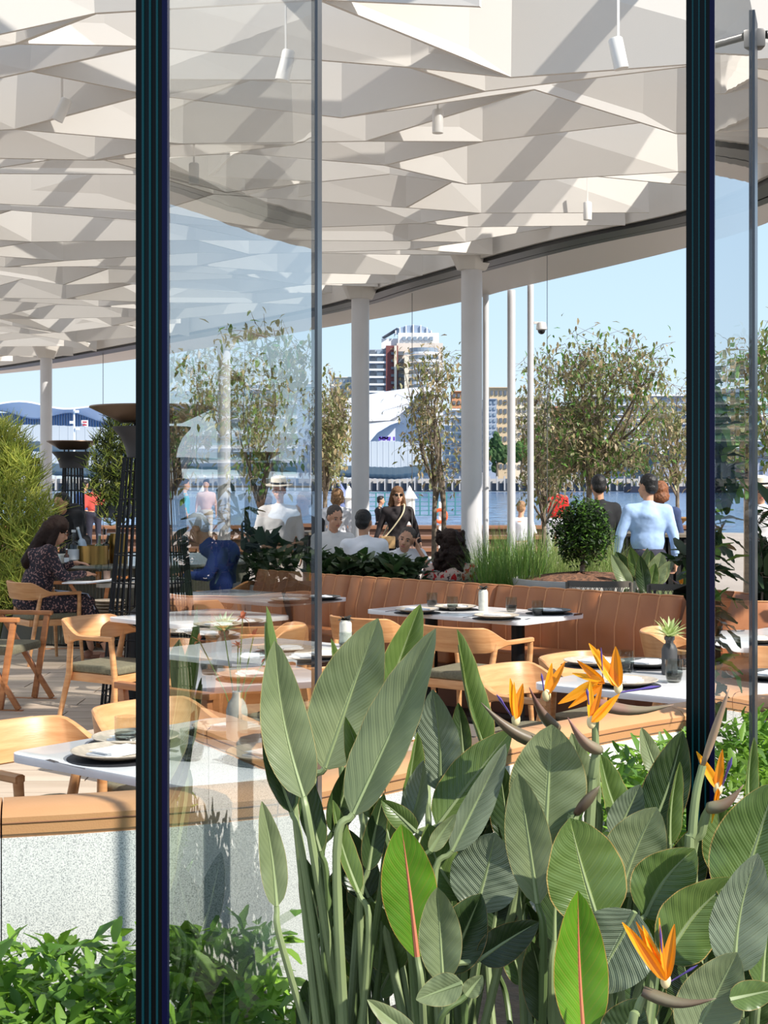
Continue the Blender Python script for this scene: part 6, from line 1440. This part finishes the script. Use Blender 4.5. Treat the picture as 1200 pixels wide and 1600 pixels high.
# centre-right
leaf('c', (862, 1132), (852, 1305), 108, 2.50, L_U, 5, fold=.14, shape=.82)
leaf('c', (809, 1208), (840, 1412), 66, 2.40, L_U, -12, fold=.22, shape=.85)
leaf('c', (893, 1145), (920, 1245), 38, 2.60, L_U, 15)
leaf('c', (796, 1275), (838, 1340), 60, 2.60, L_G, 5, fold=.2)
leaf('c', (890, 1278), (938, 1450), 116, 2.34, L_G, 4, fold=.16, shape=.85)
leaf('c', (878, 1310), (866, 1470), 60, 2.44, L_D, 10)
leaf('c', (780, 1190), (800, 1330), 50, 2.66, L_D, 10)
leaf('c', (938, 1178), (975, 1300), 56, 2.60, L_G, 24, fold=.5)
leaf('c', (830, 1470), (860, 1600), 60, 2.50, L_D, -10)
leaf('c', (740, 1230), (775, 1330), 44, 2.68, L_D, 10)
# lower right
leaf('d', (903, 1392), (912, 1625), 82, 2.24, L_B, 0, fold=.3, shape=.8)
leaf('d', (922, 1552), (992, 1425), 112, 2.30, L_S, 0, fold=.2, shape=.8, stalk=False)
leaf('d', (1026, 1261), (968, 1400), 86, 2.44, L_U, 0, fold=.14, shape=.85, lat=.03)
leaf('d', (1086, 1326), (1008, 1432), 88, 2.38, L_G, 5, fold=.18, lat=.06)
leaf('d', (1000, 1226), (962, 1310), 50, 2.56, L_S, 0)
leaf('d', (1067, 1142), (1012, 1310), 70, 2.60, L_D, -12, fold=.3, lat=-.02)
leaf('d', (1002, 1137), (1030, 1215), 30, 2.74, L_U, 20)
leaf('d', (1150, 1372), (1040, 1500), 92, 2.30, L_G, 8, fold=.2, lat=.05)
leaf('d', (1000, 1560), (960, 1640), 70, 2.22, L_D, 0)
leaf('d', (1062, 1190), (1046, 1320), 36, 2.52, L_G, 40, fold=.6)
# right edge
leaf('e', (1212, 1222), (1148, 1420), 118, 2.30, L_G, 10, fold=.22, shape=.8)
leaf('e', (1184, 1333), (1146, 1520), 84, 2.22, L_S, 5, fold=.2, lat=.03)
leaf('e', (1178, 1152), (1170, 1275), 32, 2.62, L_G, 30, fold=.6)
leaf('e', (1120, 1255), (1135, 1370), 60, 2.50, L_G, 10)
leaf('e', (1152, 1488), (1078, 1630), 92, 2.20, L_U, 5, fold=.2)
leaf('e', (1216, 1545), (1140, 1562), 42, 2.18, L_G, 0, stalk=False)
leaf('e', (1090, 1290), (1062, 1400), 60, 2.54, L_D, 0)
leaf('e', (1210, 1400), (1190, 1540), 60, 2.3, L_G, 20)
leaf('e', (1060, 1470), (1090, 1600), 70, 2.34, L_D, 0)
leaf('e', (1215, 1290), (1196, 1400), 50, 2.36, L_U, 0)
# filler leaves added deep inside the clumps, dark to stand in for shaded gaps
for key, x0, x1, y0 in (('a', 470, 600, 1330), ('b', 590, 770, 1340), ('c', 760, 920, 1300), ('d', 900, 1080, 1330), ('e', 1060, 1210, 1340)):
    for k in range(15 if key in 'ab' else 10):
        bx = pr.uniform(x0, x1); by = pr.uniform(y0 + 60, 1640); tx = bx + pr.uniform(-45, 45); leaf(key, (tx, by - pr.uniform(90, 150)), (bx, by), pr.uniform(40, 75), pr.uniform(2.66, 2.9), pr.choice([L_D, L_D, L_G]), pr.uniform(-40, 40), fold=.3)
# flowers
def spike(mb, base, tip, w, fold=.7, yaw=0, bow=.05, shape=.8, ref=None):
    rows, t, side, nn = blade(tip, base, w, yaw, fold, bow, 0, n=9, m=4, shape=shape, rip=0, wave_=0); mb.grid([[p - ref for p in r] for r in rows], uv=True)
def flower(key, base, d, sepals, beak, violet, stem, bm=None, bw=22, sm=None, stem_r=.0065):
    """base: where sepals spring from; beak: (root, tip); stem: list of pixels down to the soil"""
    o, rp_ = clumps[key]; bm = bm or M_beak
    b0, b1 = W(*beak[0], d), W(*beak[1], d - .03); L = (b1 - b0)
    mb = MB(); n = 9; pts = []; rs = []
    for i in range(n + 1):
        u = i / n; pts.append(b0 + L * u + Vector((0, 0, -.012 * math.sin(math.pi * u))) - rp_); rs.append(max(.0008, bw / 2 * d / F * (math.sin(math.pi * (.14 + .86 * u) ** .62) ** 1.1 if u < 1 else 0) + .0008))
    mb.tube(pts, rs, 12, sq=.7); fl_ = mb.build('flower', bm, o, smooth='all')
    for k, s in enumerate(sepals):
        tip, w = s[0], s[1]; dd = s[2] if len(s) > 2 else 0; sb = s[3] if len(s) > 3 else base
        mb = MB(); spike(mb, W(*sb, d - .004 * k), W(*tip, d + dd), w * d / F, .65, (-1) ** k * 22, .04, .62, rp_); mb.build('sepal', M_or if k % 2 == 0 else M_or2, fl_, smooth='all')
    mb = MB(); q = W(*base, d) - rp_; mb.ell(q, (.008, .007, .012), 12, 8); mb.build('sepal_base', M_cream, fl_)
    for v0, v1, w in violet:
        mb = MB(); a_, b_ = W(*v0, d) - rp_, W(*v1, d - .01) - rp_
        mb.tube([a_, a_.lerp(b_, .5), a_.lerp(b_, .72), a_.lerp(b_, .78), b_], [w * .25 * d / F, w * .3 * d / F, w * .5 * d / F, w * .9 * d / F * .6, .0008], 6, sq=.5); mb.build('petal', M_vi, fl_)
    pts = [W(x, y, d + .005 * i) - rp_ for i, (x, y) in enumerate(stem)] + [Vector((pr.uniform(-.05, .05), pr.uniform(-.04, .04), 0))]
    mb = MB(); P = smoothpath(pts, 4); mb.tube(P, [stem_r * (.45 if i == 0 else .75 if i == 1 else .9 + .4 * i / len(P)) for i in range(len(P))], 9); mb.build('flower_stalk', sm or M_stk, fl_)
flower('b', (806, 1124), 2.58, [((797, 1060), 17), ((817, 1068), 22), ((803, 1066), 10)], ((842, 1160), (752, 1098)), [((800, 1120), (776, 1085), 9)], [(838, 1158), (846, 1200), (830, 1300)], M_beak2, 30)
flower('c', (854, 1086), 2.66, [((862, 1036), 16), ((883, 1034), 18)], ((870, 1138), (827, 1074)), [((850, 1080), (846, 1052), 8)], [(869, 1130), (874, 1170), (870, 1260)], M_beak2, 24)
flower('c', (966, 1074), 2.62, [((920, 1005), 24), ((962, 1010), 26), ((934, 1014), 14, .02), ((902, 1032), 18, 0, (945, 1068)), ((872, 1100), 22, 0, (935, 1066)), ((888, 1106), 16, -.02, (940, 1070)), ((894, 1052), 14, .02, (940, 1064))], ((928, 1098), (1053, 1101)), [((968, 1082), (1032, 1072), 11), ((942, 1060), (939, 1012), 6)], [(934, 1100), (930, 1140), (932, 1220), (925, 1320)], M_beak, 26)
flower('c', (924, 1128), 2.50, [((922, 1064), 16), ((941, 1068), 14), ((968, 1084), 20), ((958, 1092), 9)], ((936, 1172), (887, 1121)), [((920, 1100), (917, 1076), 10)], [(934, 1165), (927, 1205), (920, 1300)], M_beak, 26, stem_r=.0085)
flower('e', (1122, 1232), 2.46, [((1088, 1174), 20), ((1129, 1171), 18), ((1112, 1286), 9), ((1118, 1268), 9)], ((1106, 1262), (1162, 1226)), [((1128, 1228), (1144, 1183), 11)], [(1108, 1258), (1096, 1300), (1082, 1390)], M_beak, 28, stem_r=.008)
flower('d', (1040, 1532), 2.14, [((972, 1441), 26), ((994, 1440), 16), ((1004, 1446), 20), ((1054, 1444), 26), ((1030, 1434), 9), ((984, 1450), 22, -.01)], ((1004, 1548), (1119, 1560)), [((1036, 1520), (1031, 1445), 8), ((1044, 1536), (1090, 1508), 8)], [(1008, 1550), (996, 1580), (985, 1640)], M_beak2, 26)
def bud(key, tip, base, d, w, m, stem):
    o, rp_ = clumps[key]; a_, b_ = W(*base, d) - rp_, W(*tip, d - .02) - rp_; mb = MB(); n = 8
    mb.tube([a_.lerp(b_, i / n) for i in range(n + 1)], [max(.0006, w / 2 * d / F * math.sin(math.pi * (.16 + .84 * i / n) ** 1.0) ** .8) if i < n else .0005 for i in range(n + 1)], 10, sq=.7); x = mb.build('flower_bud', m, o, smooth='all')
    pts = [W(px, py, d) - rp_ for px, py in stem] + [Vector((0, 0, 0))]; P = smoothpath([a_] + pts, 4); mb = MB(); mb.tube(P, [.0065 + .003 * i / len(P) for i in range(len(P))], 8); mb.build('flower_stalk', M_stk, x)
bud('e', (1140, 1075), (1098, 1196), 2.45, 17, mat('pinkish_spear', (.66, .58, .46), .5, c2=(.58, .46, .38), nscale=8), [(1088, 1240), (1082, 1300), (1080, 1380)])
bud('c', (937, 1228), (900, 1272), 2.48, 24, M_beak2, [(895, 1290), (890, 1330)])
bud('b', (503, 1064), (514, 1090), 2.8, 8, M_beak, [(525, 1120), (560, 1240)])
# clump of broad leaves with one flower behind the banquette
clumps['f'] = (empty('bird_of_paradise_plant', ((1005 - 600) / F * 11.9, 11.9, .5), 0, 'small bird of paradise clump behind the banquette, before the blue-shirted man', 'plant'), Vector(((1005 - 600) / F * 11.9, 11.9, .5)))
for tip, base, w, m in [((1000, 868), (1008, 925), 20, L_D), ((985, 855), (1000, 905), 20, L_G), ((962, 862), (990, 915), 26, L_D), ((955, 866), (985, 920), 20, L_U), ((1017, 860), (1012, 900), 20, L_D), ((1035, 862), (1020, 912), 26, L_U), ((1012, 856), (1005, 900), 16, L_U), ((1048, 876), (1026, 912), 18, L_U), ((1054, 914), (1034, 938), 14, L_U), ((1036, 912), (1030, 938), 12, L_U), ((956, 905), (990, 928), 10, L_D), ((1024, 880), (1014, 925), 18, L_G), ((975, 880), (1000, 930), 20, L_D)]:
    leaf('f', tip, base, w * 1.15, 11.9 + pr.uniform(-.15, .15), m, pr.uniform(-25, 25), sr=.014)
clumps['g'] = (empty('bird_of_paradise_plant', ((1066 - 600) / F * 11.3, 11.3, .5), 0, 'single orange flower and leaf behind the banquette beside the right fin', 'plant'), Vector(((1066 - 600) / F * 11.3, 11.3, .5)))
leaf('g', (1070, 884), (1066, 930), 12, 11.3, L_G, 20, sr=.014)
flower('g', (1065, 914), 11.3, [((1059, 897), 6), ((1066, 898), 6)], ((1070, 918), (1046, 902)), [((1063, 912), (1052, 908), 3)], [(1068, 918), (1066, 940)], M_beak, 6, stem_r=.012)
pl = MB(); pl.prism([(1.95, 11.45), (2.75, 11.0), (2.95, 11.8), (2.1, 12.3)], .0, .5); o = pl.build('planter_box', M_concrete, bevel=.01); tag(o, 'square concrete planter under the small clump behind the banquette', 'planter')
